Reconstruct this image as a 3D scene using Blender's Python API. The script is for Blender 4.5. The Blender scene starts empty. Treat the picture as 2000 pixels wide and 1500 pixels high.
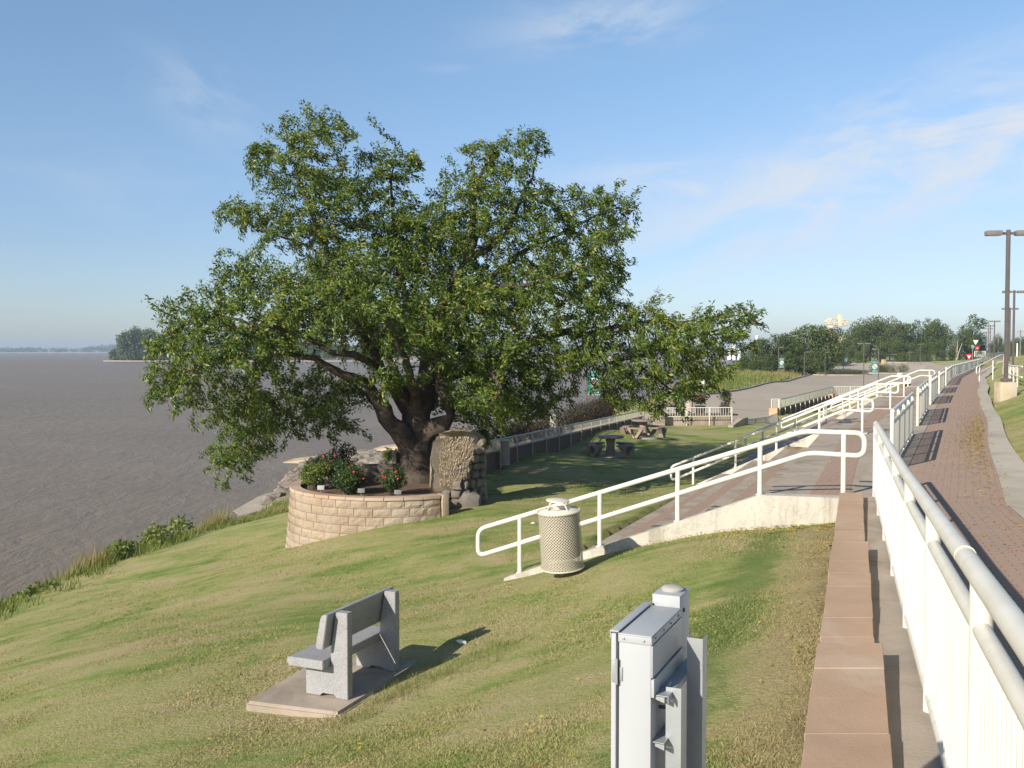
import bpy, bmesh, math, random
import numpy as np
from mathutils import Vector, Matrix
random.seed(7); RNG = np.random.default_rng(7)
SC = bpy.context.scene; COL = SC.collection
R = math.radians
# ---------------------------------------------------------------- camera model
# eye at the origin, +Y forward, +X right, z = height relative to the eye (metres)
F = 1900.0; HZ = 684.0
def P(u, v, Y):
    "world point seen at photo pixel (u,v) when its forward distance is Y"
    return Vector(((u-1000)/F*Y, Y, (HZ-v)/F*Y))
cam = bpy.data.cameras.new('camera'); camo = bpy.data.objects.new('camera', cam); COL.objects.link(camo)
cam.sensor_width = 36; cam.lens = 36*F/2000; cam.clip_start = .05; cam.clip_end = 12000
camo.rotation_euler = (R(90)-math.atan((750-HZ)/F), 0, 0)
SC.camera = camo
SC.view_settings.view_transform = 'Standard'; SC.view_settings.look = 'None'
SC.view_settings.gamma = 1; SC.view_settings.exposure = .52
SC.cycles.max_bounces = 8; SC.cycles.transparent_max_bounces = 8
SC.cycles.volume_bounces = 0
# ---------------------------------------------------------------- helpers
class MB:
    def __init__(s): s.v = []; s.f = []; s.m = []; s.uv = None; s.mi = 0
    def add(s, vs, fs):
        b = len(s.v); s.v += [tuple(p) for p in vs]
        s.f += [tuple(i+b for i in f) for f in fs]; s.m += [s.mi]*len(fs)
    def box(s, c, d, rz=0, M=None):
        x, y, z = d[0]/2, d[1]/2, d[2]/2
        vs = [Vector(q) for q in ((-x,-y,-z),(x,-y,-z),(x,y,-z),(-x,y,-z),(-x,-y,z),(x,-y,z),(x,y,z),(-x,y,z))]
        Rm = M if M else Matrix.Rotation(rz, 3, 'Z')
        s.add([Rm@q+Vector(c) for q in vs], [(3,2,1,0),(4,5,6,7),(0,1,5,4),(1,2,6,5),(2,3,7,6),(3,0,4,7)])
    def bbox(s, c, d, rz=0, b=.01, M=None):
        bm = bmesh.new(); bmesh.ops.create_cube(bm, size=1)
        for v in bm.verts: v.co = Vector((v.co.x*d[0], v.co.y*d[1], v.co.z*d[2]))
        bmesh.ops.bevel(bm, geom=bm.edges[:], offset=b, segments=2, affect='EDGES', profile=.6)
        Rm = M if M else Matrix.Rotation(rz, 3, 'Z')
        bm.verts.index_update()
        s.add([Rm@v.co+Vector(c) for v in bm.verts], [tuple(v.index for v in f.verts) for f in bm.faces]); bm.free()
    def prism(s, poly, z0, z1):
        n = len(poly); g = lambda z: [(p[0], p[1], z(p) if callable(z) else z) for p in poly]
        fs = [tuple(range(n-1,-1,-1)), tuple(range(n,2*n))]+[(i,(i+1)%n,n+(i+1)%n,n+i) for i in range(n)]
        s.add(g(z0)+g(z1), fs)
    def extr(s, poly, off):
        "poly: list of 3d points (planar), extruded by vector off"
        n = len(poly); a = [Vector(p) for p in poly]; o = Vector(off)
        nrm = sum(((a[i]-a[0]).cross(a[(i+1)%n]-a[0]) for i in range(1,n-1)), Vector())
        if nrm.dot(o) < 0: a.reverse()
        fs = [tuple(range(n-1,-1,-1)), tuple(range(n,2*n))]+[(i,(i+1)%n,n+(i+1)%n,n+i) for i in range(n)]
        s.add(a+[p+o for p in a], fs)
    def tube(s, pts, r, n=10, closed=False, cap=True):
        pts = [Vector(p) for p in pts]; N = len(pts); rs = r if hasattr(r,'__len__') else [r]*N
        rings = []; prev = None
        for i in range(N):
            if closed: t = (pts[(i+1)%N]-pts[i-1])
            else: t = pts[min(i+1,N-1)]-pts[max(i-1,0)]
            t.normalize()
            if prev is None:
                a = Vector((0,0,1)) if abs(t.z) < .9 else Vector((1,0,0))
                x = t.cross(a).normalized()
            else:
                x = (prev-t*prev.dot(t)).normalized()
            y = t.cross(x); prev = x
            rings.append([pts[i]+(x*math.cos(2*math.pi*k/n)+y*math.sin(2*math.pi*k/n))*rs[i] for k in range(n)])
        vs = [q for rg in rings for q in rg]; fs = []
        for i in range(N if closed else N-1):
            j = (i+1)%N
            for k in range(n): fs.append((i*n+k, i*n+(k+1)%n, j*n+(k+1)%n, j*n+k))
        if not closed and cap: fs += [tuple(range(n-1,-1,-1)), tuple((N-1)*n+k for k in range(n))]
        s.add(vs, fs)
    def lathe(s, prof, c=(0,0,0), n=24, M=None, closed=False):
        vs = []; fs = []; c = Vector(c)
        for r, z in prof:
            for k in range(n):
                q = Vector((r*math.cos(2*math.pi*k/n), r*math.sin(2*math.pi*k/n), z))
                vs.append((M@q if M else q)+c)
        for i in range(len(prof)-1):
            for k in range(n): fs.append((i*n+k, i*n+(k+1)%n, (i+1)*n+(k+1)%n, (i+1)*n+k))
        if prof[0][0] > 1e-4: fs.append(tuple(range(n-1,-1,-1)))
        if prof[-1][0] > 1e-4: fs.append(tuple((len(prof)-1)*n+k for k in range(n)))
        s.add(vs, fs)
    def quad(s, a, b, c, d): s.add([a,b,c,d], [(0,1,2,3)])
def smooth_mesh(me, ang=35):
    for p in me.polygons: p.use_smooth = True
    try: me.set_sharp_from_angle(angle=R(ang))
    except Exception: pass
def obj(name, mb, mats, parent=None, smooth=True, label=None, ang=35):
    me = bpy.data.meshes.new(name); me.from_pydata(mb.v, [], mb.f); me.update()
    mats = mats if isinstance(mats, (list, tuple)) else [mats]
    for m in mats: me.materials.append(m)
    if len(mats) > 1: me.polygons.foreach_set('material_index', mb.m)
    if smooth: smooth_mesh(me, ang)
    o = bpy.data.objects.new(name, me); COL.objects.link(o)
    if parent is not None:
        o.parent = parent
        root = parent
        off = Vector(parent.location)
        p = parent.parent
        while p is not None: off = off+Vector(p.location); p = p.parent
        if not parent.get('local'):     # verts were given in world space
            me.transform(Matrix.Translation(-off))
        elif parent.get('local'): o['local'] = 1
    if label: o['label'] = label
    return o
def tag(o, label=None, cat=None, group=None, kind=None):
    if label: o['label'] = label
    if cat: o['category'] = cat
    if group: o['group'] = group
    if kind: o['kind'] = kind
    return o
def thing(name, label, cat, loc=(0,0,0), group=None, local=False, rz=0):
    o = bpy.data.objects.new(name, None); COL.objects.link(o); o.location = loc; o.rotation_euler = (0,0,rz)
    o.empty_display_size = .2
    if local: o['local'] = 1
    return tag(o, label, cat, group)
def struct(name, mb, m, label=None, smooth=False):
    o = obj(name, mb, m, None, smooth); o['kind'] = 'structure'
    if label: o['label'] = label
    return o
def dup(root, loc, rz=0, label=None, scale=None, group=None):
    r = root.copy(); COL.objects.link(r); r.location = loc; r.rotation_euler = (0,0,rz)
    if scale is not None: r.scale = scale if hasattr(scale,'__len__') else (scale,)*3
    if label: r['label'] = label
    if group: r['group'] = group
    for ch in list(root.children):
        c = ch.copy(); COL.objects.link(c); c.parent = r
        for g in list(ch.children):
            d = g.copy(); COL.objects.link(d); d.parent = c
    return r
def big_mesh(name, V, faces_n, mats, cols=None, parent=None, uv=None, smooth=False, quad=4):
    "V: (n*quad,3) vertex array; every consecutive `quad` vertices are one face"
    me = bpy.data.meshes.new(name); nv = len(V); nf = nv//quad
    me.vertices.add(nv); me.vertices.foreach_set('co', np.asarray(V, np.float32).ravel())
    me.loops.add(nv); me.loops.foreach_set('vertex_index', np.arange(nv, dtype=np.int32))
    me.polygons.add(nf); me.polygons.foreach_set('loop_start', np.arange(0, nv, quad, dtype=np.int32))
    me.polygons.foreach_set('loop_total', np.full(nf, quad, np.int32))
    if smooth: me.polygons.foreach_set('use_smooth', np.ones(nf, bool))
    me.update(calc_edges=True)
    if cols is not None:
        a = me.attributes.new('tint', 'FLOAT', 'FACE'); a.data.foreach_set('value', np.asarray(cols, np.float32))
    me.materials.append(mats)
    o = bpy.data.objects.new(name, me); COL.objects.link(o)
    if parent is not None:
        o.parent = parent
        if not parent.get('local'):
            off = Vector(parent.location); p = parent.parent
            while p is not None: off = off+Vector(p.location); p = p.parent
            me.transform(Matrix.Translation(-off))
    return o
def roundpath(pts, r, n=5, closed=False):
    pts = [Vector(p) for p in pts]; out = []; N = len(pts)
    for i in range(N):
        if not closed and i in (0, N-1): out.append(pts[i]); continue
        a, b, c = pts[i-1], pts[i], pts[(i+1)%N]
        d1 = (a-b); d2 = (c-b); q = min(r, d1.length*.49, d2.length*.49)
        p1 = b+d1.normalized()*q; p2 = b+d2.normalized()*q
        for k in range(n+1):
            t = k/n; out.append(p1*(1-t)**2+b*2*t*(1-t)+p2*t*t)
    return out
# ---------------------------------------------------------------- materials
def nd(nt, t, **kw):
    n = nt.nodes.new(t)
    for k, v in kw.items():
        if k in n.inputs.keys() if isinstance(k, str) else False: n.inputs[k].default_value = v
        else: setattr(n, k, v)
    return n
class NT:
    def __init__(s, name):
        s.m = bpy.data.materials.new(name); s.m.use_nodes = True; s.t = s.m.node_tree
        s.b = s.t.nodes['Principled BSDF']; s.out = s.t.nodes['Material Output']
    def n(s, t, **kw): return nd(s.t, t, **kw)
    def l(s, a, b): s.t.links.new(a, b)
    def coord(s, which='Object', scale=(1,1,1), rot=(0,0,0)):
        tc = s.n('ShaderNodeTexCoord') if which != 'World' else s.n('ShaderNodeNewGeometry')
        mp = s.n('ShaderNodeMapping'); mp.inputs['Scale'].default_value = scale; mp.inputs['Rotation'].default_value = rot
        s.l(tc.outputs['Position' if which == 'World' else which], mp.inputs['Vector']); return mp.outputs[0]
    def noise(s, vec, scale, detail=4, rough=.55, dist=0):
        t = s.n('ShaderNodeTexNoise'); t.inputs['Scale'].default_value = scale; t.inputs['Detail'].default_value = detail
        t.inputs['Roughness'].default_value = rough; t.inputs['Distortion'].default_value = dist
        s.l(vec, t.inputs['Vector']); return t.outputs['Fac']
    def ramp(s, fac, stops, interp='LINEAR'):
        r = s.n('ShaderNodeValToRGB'); e = r.color_ramp.elements; r.color_ramp.interpolation = interp
        while len(e) < len(stops): e.new(.5)
        for i, (p, c) in enumerate(stops):
            e[i].position = p; e[i].color = (*c, 1) if hasattr(c,'__len__') else (c, c, c, 1)
        s.l(fac, r.inputs[0]); return r.outputs[0]
    def mix(s, fac, a, b, mode='MIX'):
        m = s.n('ShaderNodeMix', data_type='RGBA', blend_type=mode)
        for sock, v in ((m.inputs[0], fac), (m.inputs[6], a), (m.inputs[7], b)):
            if hasattr(v, 'is_output'): s.l(v, sock)
            elif hasattr(v, '__len__'): sock.default_value = (*v, 1)
            else: sock.default_value = v
        return m.outputs[2]
    def bump(s, h, strength=.3, dist=.02):
        b = s.n('ShaderNodeBump'); b.inputs['Strength'].default_value = strength; b.inputs['Distance'].default_value = dist
        s.l(h, b.inputs['Height']); s.l(b.outputs[0], s.b.inputs['Normal'])
    def fin(s, col, rough=.8, spec=None, metal=0):
        if hasattr(col, 'is_output'): s.l(col, s.b.inputs['Base Color'])
        else: s.b.inputs['Base Color'].default_value = (*col, 1)
        s.b.inputs['Roughness'].default_value = rough; s.b.inputs['Metallic'].default_value = metal
        if spec is not None: s.b.inputs['Specular IOR Level'].default_value = spec
        return s.m
def plain(name, c1, c2=None, scale=3, rough=.7, bump=.0, bscale=30, metal=0, spec=None, dirt=None, coord='World'):
    k = NT(name); v = k.coord(coord)
    c2 = c2 or tuple(x*.8 for x in c1)
    f = k.noise(v, scale, 6, .6)
    col = k.ramp(f, [(.3, c2), (.7, c1)])
    if dirt:
        g = k.noise(v, scale*.37, 5, .65, .6)
        col = k.mix(k.ramp(g, [(.48, 0), (.68, 1)]), col, dirt)
    if bump:
        k.bump(k.noise(v, bscale, 4, .6), bump, .02)
    return k.fin(col, rough, spec, metal)
M = {}
M['white'] = plain('white_paint', (.68,.655,.575), (.62,.595,.51), 6, .38, .03, 25, dirt=(.58,.545,.45))
def paint():
    k = NT('chipped_white_paint'); v = k.coord('World'); a = k.noise(v, 6, 6, .6); b = k.noise(v, 22, 5, .7, .4); c = k.noise(k.coord('World', (9,9,1.2)), 1, 4, .6)
    col = k.ramp(a, [(.3, (.61,.585,.50)), (.7, (.68,.655,.575))])
    col = k.mix(k.ramp(c, [(.55, 0), (.75, .5)]), col, (.50,.44,.33))
    col = k.mix(k.ramp(b, [(.66, 0), (.72, .8)]), col, (.36,.27,.18))
    k.bump(b, .05, .003); return k.fin(col, .42)
M['white'] = paint()
M['white2'] = plain('cream_paint', (.72,.69,.58), (.64,.60,.48), 4, .45, .03, 25)
M['panelw'] = plain('picket_paint', (.66,.635,.555), (.60,.58,.50), 2, .45)
M['conc'] = plain('concrete', (.41,.345,.275), (.33,.277,.22), 2.2, .9, .25, 45, dirt=(.24,.195,.15))
M['conc_white'] = plain('pale_concrete', (.50,.475,.42), (.42,.395,.34), 1.6, .88, .2, 40, dirt=(.30,.27,.20))
M['border'] = plain('border_concrete', (.47,.42,.335), (.40,.355,.285), 1.5, .9, .25, 45, dirt=(.34,.30,.23))
def stained():
    k = NT('weathered_pale_concrete'); v = k.coord('World'); vs = k.coord('World', (5,5,.7))
    a = k.noise(v, 1.6, 6, .6); b = k.noise(vs, 1, 5, .65, .3); c = k.noise(v, 45, 4, .7); d = k.noise(v, .9, 8, .75, 1.5)
    col = k.ramp(a, [(.3, (.43,.405,.345)), (.7, (.52,.495,.435))])
    col = k.mix(k.ramp(b, [(.50, 0), (.68, .75)]), col, (.27,.24,.18))
    col = k.mix(k.ramp(c, [(.30, .35), (.5, 0)]), col, (.25,.23,.19))
    col = k.mix(k.ramp(d, [(.493, 0), (.5, .8), (.507, 0)]), col, (.18,.16,.13))
    k.bump(c, .35, .01); return k.fin(col, .9)
M['curb'] = stained()
M['conc_grey'] = plain('grey_concrete', (.36,.34,.30), (.28,.26,.22), 3, .9, .25, 45, dirt=(.2,.18,.15))
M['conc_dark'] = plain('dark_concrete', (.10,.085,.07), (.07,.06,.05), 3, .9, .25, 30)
M['cap'] = plain('cap_stone', (.43,.298,.203), (.335,.228,.155), 1.6, .92, .22, 70, dirt=(.46,.365,.285))
M['block'] = plain('split_block', (.36,.275,.195), (.25,.19,.135), 2.2, .95, .9, 26, dirt=(.40,.335,.265))
M['galv'] = plain('galvanised_steel', (.36,.385,.39), (.29,.31,.32), 9, .5, .04, 60, metal=.35)
M['cabinet'] = plain('grey_enamel', (.37,.385,.40), (.335,.35,.365), 3, .5, .02, 60)
M['bronze'] = plain('bronze_paint', (.12,.10,.095), (.09,.075,.07), 4, .5)
M['lamphead'] = plain('lamp_head_paint', (.20,.175,.15), (.16,.14,.12), 4, .5)
M['bark'] = plain('bark', (.075,.055,.040), (.026,.020,.015), 5, .95, 1, 18, dirt=(.10,.08,.062))
M['soil'] = plain('mulch', (.16,.10,.06), (.09,.055,.035), 8, 1, .8, 30)
M['redpaint'] = plain('red_sign_paint', (.55,.02,.02), (.48,.02,.02), 3, .5)
M['signwhite'] = plain('white_sign_paint', (.78,.78,.74), (.70,.70,.66), 3, .5)
M['teal'] = plain('teal_cloth', (.012,.22,.19), (.010,.18,.16), 5, .75)
M['orange'] = plain('orange_print', (.5,.2,.06), (.4,.15,.05), 5, .75)
M['greyprint'] = plain('grey_print', (.32,.32,.36), (.22,.22,.26), 5, .75)
M['blackpot'] = plain('black_planter', (.02,.018,.018), (.03,.026,.026), 5, .6)
M['asphalt'] = None
def granite():
    k = NT('speckled_granite'); v = k.coord('Object')
    a = k.noise(v, 150, 3, .9); b = k.noise(v, 60, 3, .8); c = k.noise(v, 4, 3, .5)
    col = k.ramp(a, [(.38, (.05,.05,.055)), (.47, (.24,.24,.25)), (.62, (.47,.47,.47))])
    col = k.mix(k.ramp(b, [(.40, .55), (.55, 0)]), col, (.26,.26,.27))
    col = k.mix(k.ramp(c, [(.4, 0), (.7, .25)]), col, (.42,.42,.41))
    k.bump(a, .06, .004)
    return k.fin(col, .5)
M['granite'] = granite()
M['granite_dark'] = plain('polished_granite', (.15,.155,.165), (.10,.10,.11), 70, .35)
def asphalt():
    k = NT('asphalt'); v = k.coord('World')
    a = k.noise(v, .12, 6, .6, .5); b = k.noise(v, 14, 4, .7); c = k.noise(v, .9, 6, .7, 1.2)
    col = k.ramp(a, [(.3, (.37,.305,.23)), (.7, (.44,.37,.285))])
    col = k.mix(k.ramp(c, [(.49, 0), (.505, .5), (.52, 0)]), col, (.16,.145,.125))
    col = k.mix(k.ramp(b, [(.3, .25), (.7, 0)]), col, (.20,.185,.16))
    k.bump(b, .3, .01)
    return k.fin(col, .9)
M['asphalt'] = asphalt()
def road_dark():
    k = NT('road_surface'); v = k.coord('World'); a = k.noise(v, .3, 5)
    return k.fin(k.ramp(a, [(.3, (.11,.105,.105)), (.7, (.15,.145,.14))]), .85)
M['road'] = road_dark()
def pavers(name, bw=.21, bh=.105, c1=(.42,.252,.172), c2=(.31,.26,.21), mort=(.15,.115,.09)):
    k = NT(name)
    tc = k.n('ShaderNodeTexCoord')
    wv = k.noise(tc.outputs['UV'], .7, 3)
    bt = k.n('ShaderNodeTexBrick'); bt.offset = .5
    bt.inputs['Scale'].default_value = 1; bt.inputs['Brick Width'].default_value = bw; bt.inputs['Row Height'].default_value = bh
    bt.inputs['Mortar Size'].default_value = .006; bt.inputs['Bias'].default_value = -.15
    bt.inputs['Color1'].default_value = (*c1,1); bt.inputs['Color2'].default_value = (*c2,1); bt.inputs['Mortar'].default_value = (*mort,1)
    k.l(tc.outputs['UV'], bt.inputs['Vector'])
    n1 = k.noise(tc.outputs['UV'], .9, 6, .65, .4); n2 = k.noise(tc.outputs['UV'], 40, 3)
    col = k.mix(k.ramp(n1, [(.35, 0), (.7, .55)]), bt.outputs['Color'], (.39,.29,.21))
    col = k.mix(k.ramp(n2, [(.3, .3), (.7, 0)]), col, (.2,.14,.11))
    k.bump(bt.outputs['Fac'], -.35, .006)
    return k.fin(col, .9)
M['pavers'] = pavers('brick_pavers')
def uvplanar(o, ax, ay):
    "UV in metres along two horizontal axes"
    me = o.data; uv = me.uv_layers.new(name='UVMap')
    for lp in me.loops:
        c = me.vertices[lp.vertex_index].co
        uv.data[lp.index].uv = (c.x*ax[0]+c.y*ax[1], c.x*ay[0]+c.y*ay[1])
def grass_color(k, v):
    "patchy mown bermuda: green and straw areas, mowing streaks, fine mottling"
    big = k.noise(v, .33, 5, .6, .8)
    mp = k.n('ShaderNodeMapping'); mp.inputs['Rotation'].default_value = (0,0,R(-14)); mp.inputs['Scale'].default_value = (.35,1.6,1)
    k.l(v, mp.inputs['Vector']); st = k.noise(mp.outputs[0], .8, 5, .65, .5)
    med = k.noise(v, 2.3, 5, .7); fine = k.noise(v, 26, 4, .75)
    a = k.n('ShaderNodeMath', operation='MULTIPLY_ADD'); k.l(big, a.inputs[0]); a.inputs[1].default_value = .42
    b = k.n('ShaderNodeMath', operation='MULTIPLY'); k.l(st, b.inputs[0]); b.inputs[1].default_value = .33
    k.l(b.outputs[0], a.inputs[2])
    c = k.n('ShaderNodeMath', operation='MULTIPLY_ADD'); k.l(med, c.inputs[0]); c.inputs[1].default_value = .25; k.l(a.outputs[0], c.inputs[2])
    col = k.ramp(c.outputs[0], [(.385, (.135,.22,.050)), (.445, (.235,.295,.082)), (.50, (.355,.345,.138)), (.59, (.46,.385,.21))])
    # dry trampled strip along the cap wall with a lusher strip beside it
    sp = k.n('ShaderNodeSeparateXYZ'); k.l(v, sp.inputs[0])
    def mth(op, a, b):
        m_ = k.n('ShaderNodeMath', operation=op)
        for i_, q_ in enumerate((a, b)):
            if hasattr(q_, 'is_output'): k.l(q_, m_.inputs[i_])
            else: m_.inputs[i_].default_value = q_
        return m_.outputs[0]
    dist = mth('SUBTRACT', mth('MULTIPLY', sp.outputs[1], .3537), mth('ADD', sp.outputs[0], .209))
    dist = mth('ADD', dist, mth('MULTIPLY', mth('SUBTRACT', med, .5), 1.3))
    near_ = mth('MULTIPLY', mth('LESS_THAN', sp.outputs[1], 13.5), mth('GREATER_THAN', dist, -.6))
    col = k.mix(mth('MULTIPLY', near_, k.ramp(dist, [(.0, .85), (.42, .75), (.62, 0)])), col, (.40,.315,.18))
    col = k.mix(mth('MULTIPLY', near_, k.ramp(mth('MULTIPLY', dist, .5), [(.28, 0), (.38, .7), (.52, .7), (.68, 0)])), col, (.125,.19,.05))
    return col, fine, big
def grass_ground():
    k = NT('lawn_ground'); v = k.coord('World'); col, fine, big = grass_color(k, v)
    col = k.mix(k.ramp(fine, [(.33, .4), (.6, 0)]), col, (.10,.11,.04))
    k.bump(fine, .8, .05)
    return k.fin(col, 1, .1)
M['lawn'] = grass_ground()
def grass_blade():
    k = NT('grass_blade'); v = k.coord('World'); col, fine, big = grass_color(k, v)
    at = k.n('ShaderNodeAttribute', attribute_name='tint')
    col = k.mix(k.ramp(at.outputs['Fac'], [(.0, .95), (.5, .0)]), col, (.46,.38,.20))
    col = k.mix(k.ramp(at.outputs['Fac'], [(.62, 0), (1, .75)]), col, (.085,.15,.028))
    m = k.fin(col, .85, .1)
    tr = k.n('ShaderNodeBsdfTranslucent'); k.l(col, tr.inputs['Color'])
    ms = k.n('ShaderNodeMixShader'); ms.inputs[0].default_value = .38
    k.l(k.b.outputs[0], ms.inputs[1]); k.l(tr.outputs[0], ms.inputs[2]); k.l(ms.outputs[0], k.out.inputs['Surface'])
    return m
M['blade'] = grass_blade()
def leafmat(name, stops, trans=.35, rough=.45, patch=None):
    k = NT(name); at = k.n('ShaderNodeAttribute', attribute_name='tint')
    col = k.ramp(at.outputs['Fac'], stops)
    if patch:
        v = k.coord('World'); col = k.mix(k.ramp(k.noise(v, patch[1], 3), [(.45, 0), (.65, .6)]), col, patch[0])
    m = k.fin(col, rough, .35)
    tr = k.n('ShaderNodeBsdfTranslucent')
    k.l(k.mix(1, col, (1.25,1.2,.55), 'MULTIPLY'), tr.inputs['Color'])
    ms = k.n('ShaderNodeMixShader'); ms.inputs[0].default_value = trans
    k.l(k.b.outputs[0], ms.inputs[1]); k.l(tr.outputs[0], ms.inputs[2]); k.l(ms.outputs[0], k.out.inputs['Surface'])
    return m
M['leaf'] = leafmat('tree_leaf', [(0,(.022,.050,.006)),(.42,(.062,.108,.010)),(.75,(.120,.164,.018)),(.93,(.23,.205,.022)),(1,(.32,.23,.03))], .17)
M['fleaf'] = leafmat('far_leaf', [(0,(.048,.074,.018)),(.6,(.090,.125,.028)),(1,(.15,.175,.04))], .25, .7)
M['fleaf_light'] = leafmat('far_willow_leaf', [(0,(.055,.085,.025)),(.6,(.085,.12,.035)),(1,(.14,.16,.05))], .25, .7)
M['rose'] = leafmat('rose_leaf', [(0,(.030,.060,.020)),(.55,(.055,.10,.026)),(.83,(.09,.13,.03)),(.845,(.55,.015,.02)),(1,(.65,.03,.035))], .25, .5)
M['hedge'] = leafmat('hedge_leaf', [(0,(.028,.020,.016)),(.5,(.050,.045,.022)),(.95,(.065,.045,.028)),(.96,(.36,.03,.035)),(1,(.40,.05,.05))], .2, .6)
M['weed'] = leafmat('weed_leaf', [(0,(.085,.13,.025)),(.6,(.155,.205,.045)),(1,(.27,.27,.08))], .3, .6)
M['drygrass'] = leafmat('dry_grass', [(0,(.15,.18,.045)),(.4,(.24,.215,.08)),(1,(.42,.32,.16))], .3, .8)
M['juniper'] = leafmat('juniper_leaf', [(0,(.04,.06,.02)),(.6,(.075,.105,.03)),(1,(.12,.14,.045))], .2, .7)
M['fallen'] = leafmat('fallen_leaf', [(0,(.22,.13,.03)),(.5,(.36,.27,.05)),(1,(.46,.37,.06))], .1, .8)
def water():
    k = NT('river_water'); v = k.coord('World')
    v1 = k.coord('World', (1,.45,1), (0,0,R(-18)))
    a = k.noise(v1, .55, 8, .68, .5); b = k.noise(k.coord('World', (.35,1,1), (0,0,R(20))), .035, 6, .65, .8); c = k.noise(v1, 2.4, 5, .7)
    col = k.ramp(b, [(.25, (.178,.140,.100)), (.5, (.203,.161,.115)), (.75, (.235,.188,.135))])
    m = k.n('ShaderNodeMath', operation='MULTIPLY_ADD'); k.l(c, m.inputs[0]); m.inputs[1].default_value = .3; k.l(a, m.inputs[2])
    k.bump(m.outputs[0], .6, .5)
    k.b.inputs['IOR'].default_value = 1.33
    return k.fin(col, .42, .22)
M['water'] = water()
M['rock'] = plain('riprap_rock', (.24,.205,.165), (.11,.093,.075), .9, .95, .6, 9, dirt=(.31,.27,.22))
M['slab'] = plain('broken_slab', (.50,.40,.28), (.40,.31,.22), 1.2, .95, .3, 10)
M['sand'] = plain('silt', (.38,.33,.26), (.30,.26,.20), 1.2, 1, .4, 8)
# ---------------------------------------------------------------- light and sky
SUN_EL = 27.0; SUN_AZ = 180+43          # compass azimuth of the sun (0 = +Y, clockwise)
sd = bpy.data.lights.new('sun', 'SUN'); sd.energy = 5.0; sd.angle = R(.53); sd.color = (1, .915, .79)
so = bpy.data.objects.new('sun', sd); COL.objects.link(so)
sv = Vector((math.sin(R(SUN_AZ))*math.cos(R(SUN_EL)), math.cos(R(SUN_AZ))*math.cos(R(SUN_EL)), math.sin(R(SUN_EL))))
so.rotation_euler = sv.to_track_quat('Z', 'Y').to_euler(); so.location = sv*50
W = bpy.data.worlds.new('World'); SC.world = W; W.use_nodes = True
wt = W.node_tree; bg = wt.nodes['Background']
sky = wt.nodes.new('ShaderNodeTexSky'); sky.sky_type = 'NISHITA'; sky.sun_disc = False
sky.sun_elevation = R(SUN_EL); sky.sun_rotation = R(SUN_AZ); sky.altitude = 80
sky.air_density = 1.0; sky.dust_density = .6; sky.ozone_density = 2.2
tcw = wt.nodes.new('ShaderNodeTexCoord')
def wmath(op, a, b=None, c=None):
    m = wt.nodes.new('ShaderNodeMath'); m.operation = op
    for i, q in enumerate((a, b, c)):
        if q is None: continue
        if hasattr(q, 'is_output'): wt.links.new(q, m.inputs[i])
        else: m.inputs[i].default_value = q
    return m.outputs[0]
def cloud_patch(direction, along, w_al, w_ac, scale, seed, lo, hi, amt):
    "wisps of cirrus round one direction of the sky: stretched noise inside a soft oval"
    d = Vector(direction).normalized(); al = Vector(along); al = (al-d*al.dot(d)).normalized(); ac = d.cross(al)
    def dot(vec):
        n = wt.nodes.new('ShaderNodeVectorMath'); n.operation = 'DOT_PRODUCT'
        wt.links.new(tcw.outputs['Generated'], n.inputs[0]); n.inputs[1].default_value = vec; return n.outputs['Value']
    x = dot(al); y = dot(ac); z = dot(d)
    cb = wt.nodes.new('ShaderNodeCombineXYZ'); wt.links.new(wmath('MULTIPLY', x, scale*.42), cb.inputs[0]); wt.links.new(wmath('MULTIPLY', y, scale*1.25), cb.inputs[1]); cb.inputs[2].default_value = seed
    nz = wt.nodes.new('ShaderNodeTexNoise'); nz.inputs['Scale'].default_value = 1; nz.inputs['Detail'].default_value = 9; nz.inputs['Roughness'].default_value = .62; nz.inputs['Distortion'].default_value = .5
    wt.links.new(cb.outputs[0], nz.inputs['Vector'])
    e = wmath('ADD', wmath('POWER', wmath('DIVIDE', x, w_al), 2), wmath('POWER', wmath('DIVIDE', y, w_ac), 2))
    fall = wmath('MULTIPLY', wmath('POWER', 2.718, wmath('MULTIPLY', e, -1)), wmath('GREATER_THAN', z, 0))
    mr = wt.nodes.new('ShaderNodeMapRange'); mr.interpolation_type = 'SMOOTHSTEP'
    mr.inputs[1].default_value = lo; mr.inputs[2].default_value = hi; wt.links.new(nz.outputs['Fac'], mr.inputs[0])
    return wmath('MULTIPLY', wmath('MULTIPLY', mr.outputs[0], fall), amt)
def D(u, v): return ((u-1000)/F, 1, (HZ-v)/F)
def dd(a, b): return Vector(b)-Vector(a)
parts = [cloud_patch(D(1830,300), dd(D(1500,380), D(2000,220)), .30, .058, 13, 3.1, .37, .60, .95),
         cloud_patch(D(1500,350), dd(D(1350,350), D(1700,340)), .18, .025, 16, 9.4, .30, .58, .8),
         cloud_patch(D(1900,390), dd(D(1500,420), D(2000,360)), .34, .09, 9, 5.7, .36, .66, .40),
         cloud_patch(D(1190,48), dd(D(1080,60), D(1320,30)), .10, .025, 18, 1.7, .32, .62, .5),
         cloud_patch(D(410,205), dd(D(340,160), D(470,250)), .055, .028, 20, 7.7, .32, .64, .3),
         cloud_patch(D(880,140), dd(D(830,140), D(920,140)), .03, .005, 30, 2.2, .34, .62, .12),
         cloud_patch(D(150,380), dd(D(0,400), D(300,340)), .2, .05, 10, 4.2, .38, .75, .22)]
tot = parts[0]
for q in parts[1:]: tot = wmath('MAXIMUM', tot, q)
sx = wt.nodes.new('ShaderNodeSeparateXYZ'); wt.links.new(tcw.outputs['Generated'], sx.inputs[0])
rp = wt.nodes.new('ShaderNodeValToRGB'); el = rp.color_ramp.elements
while len(el) < 6: el.new(.5)
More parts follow.
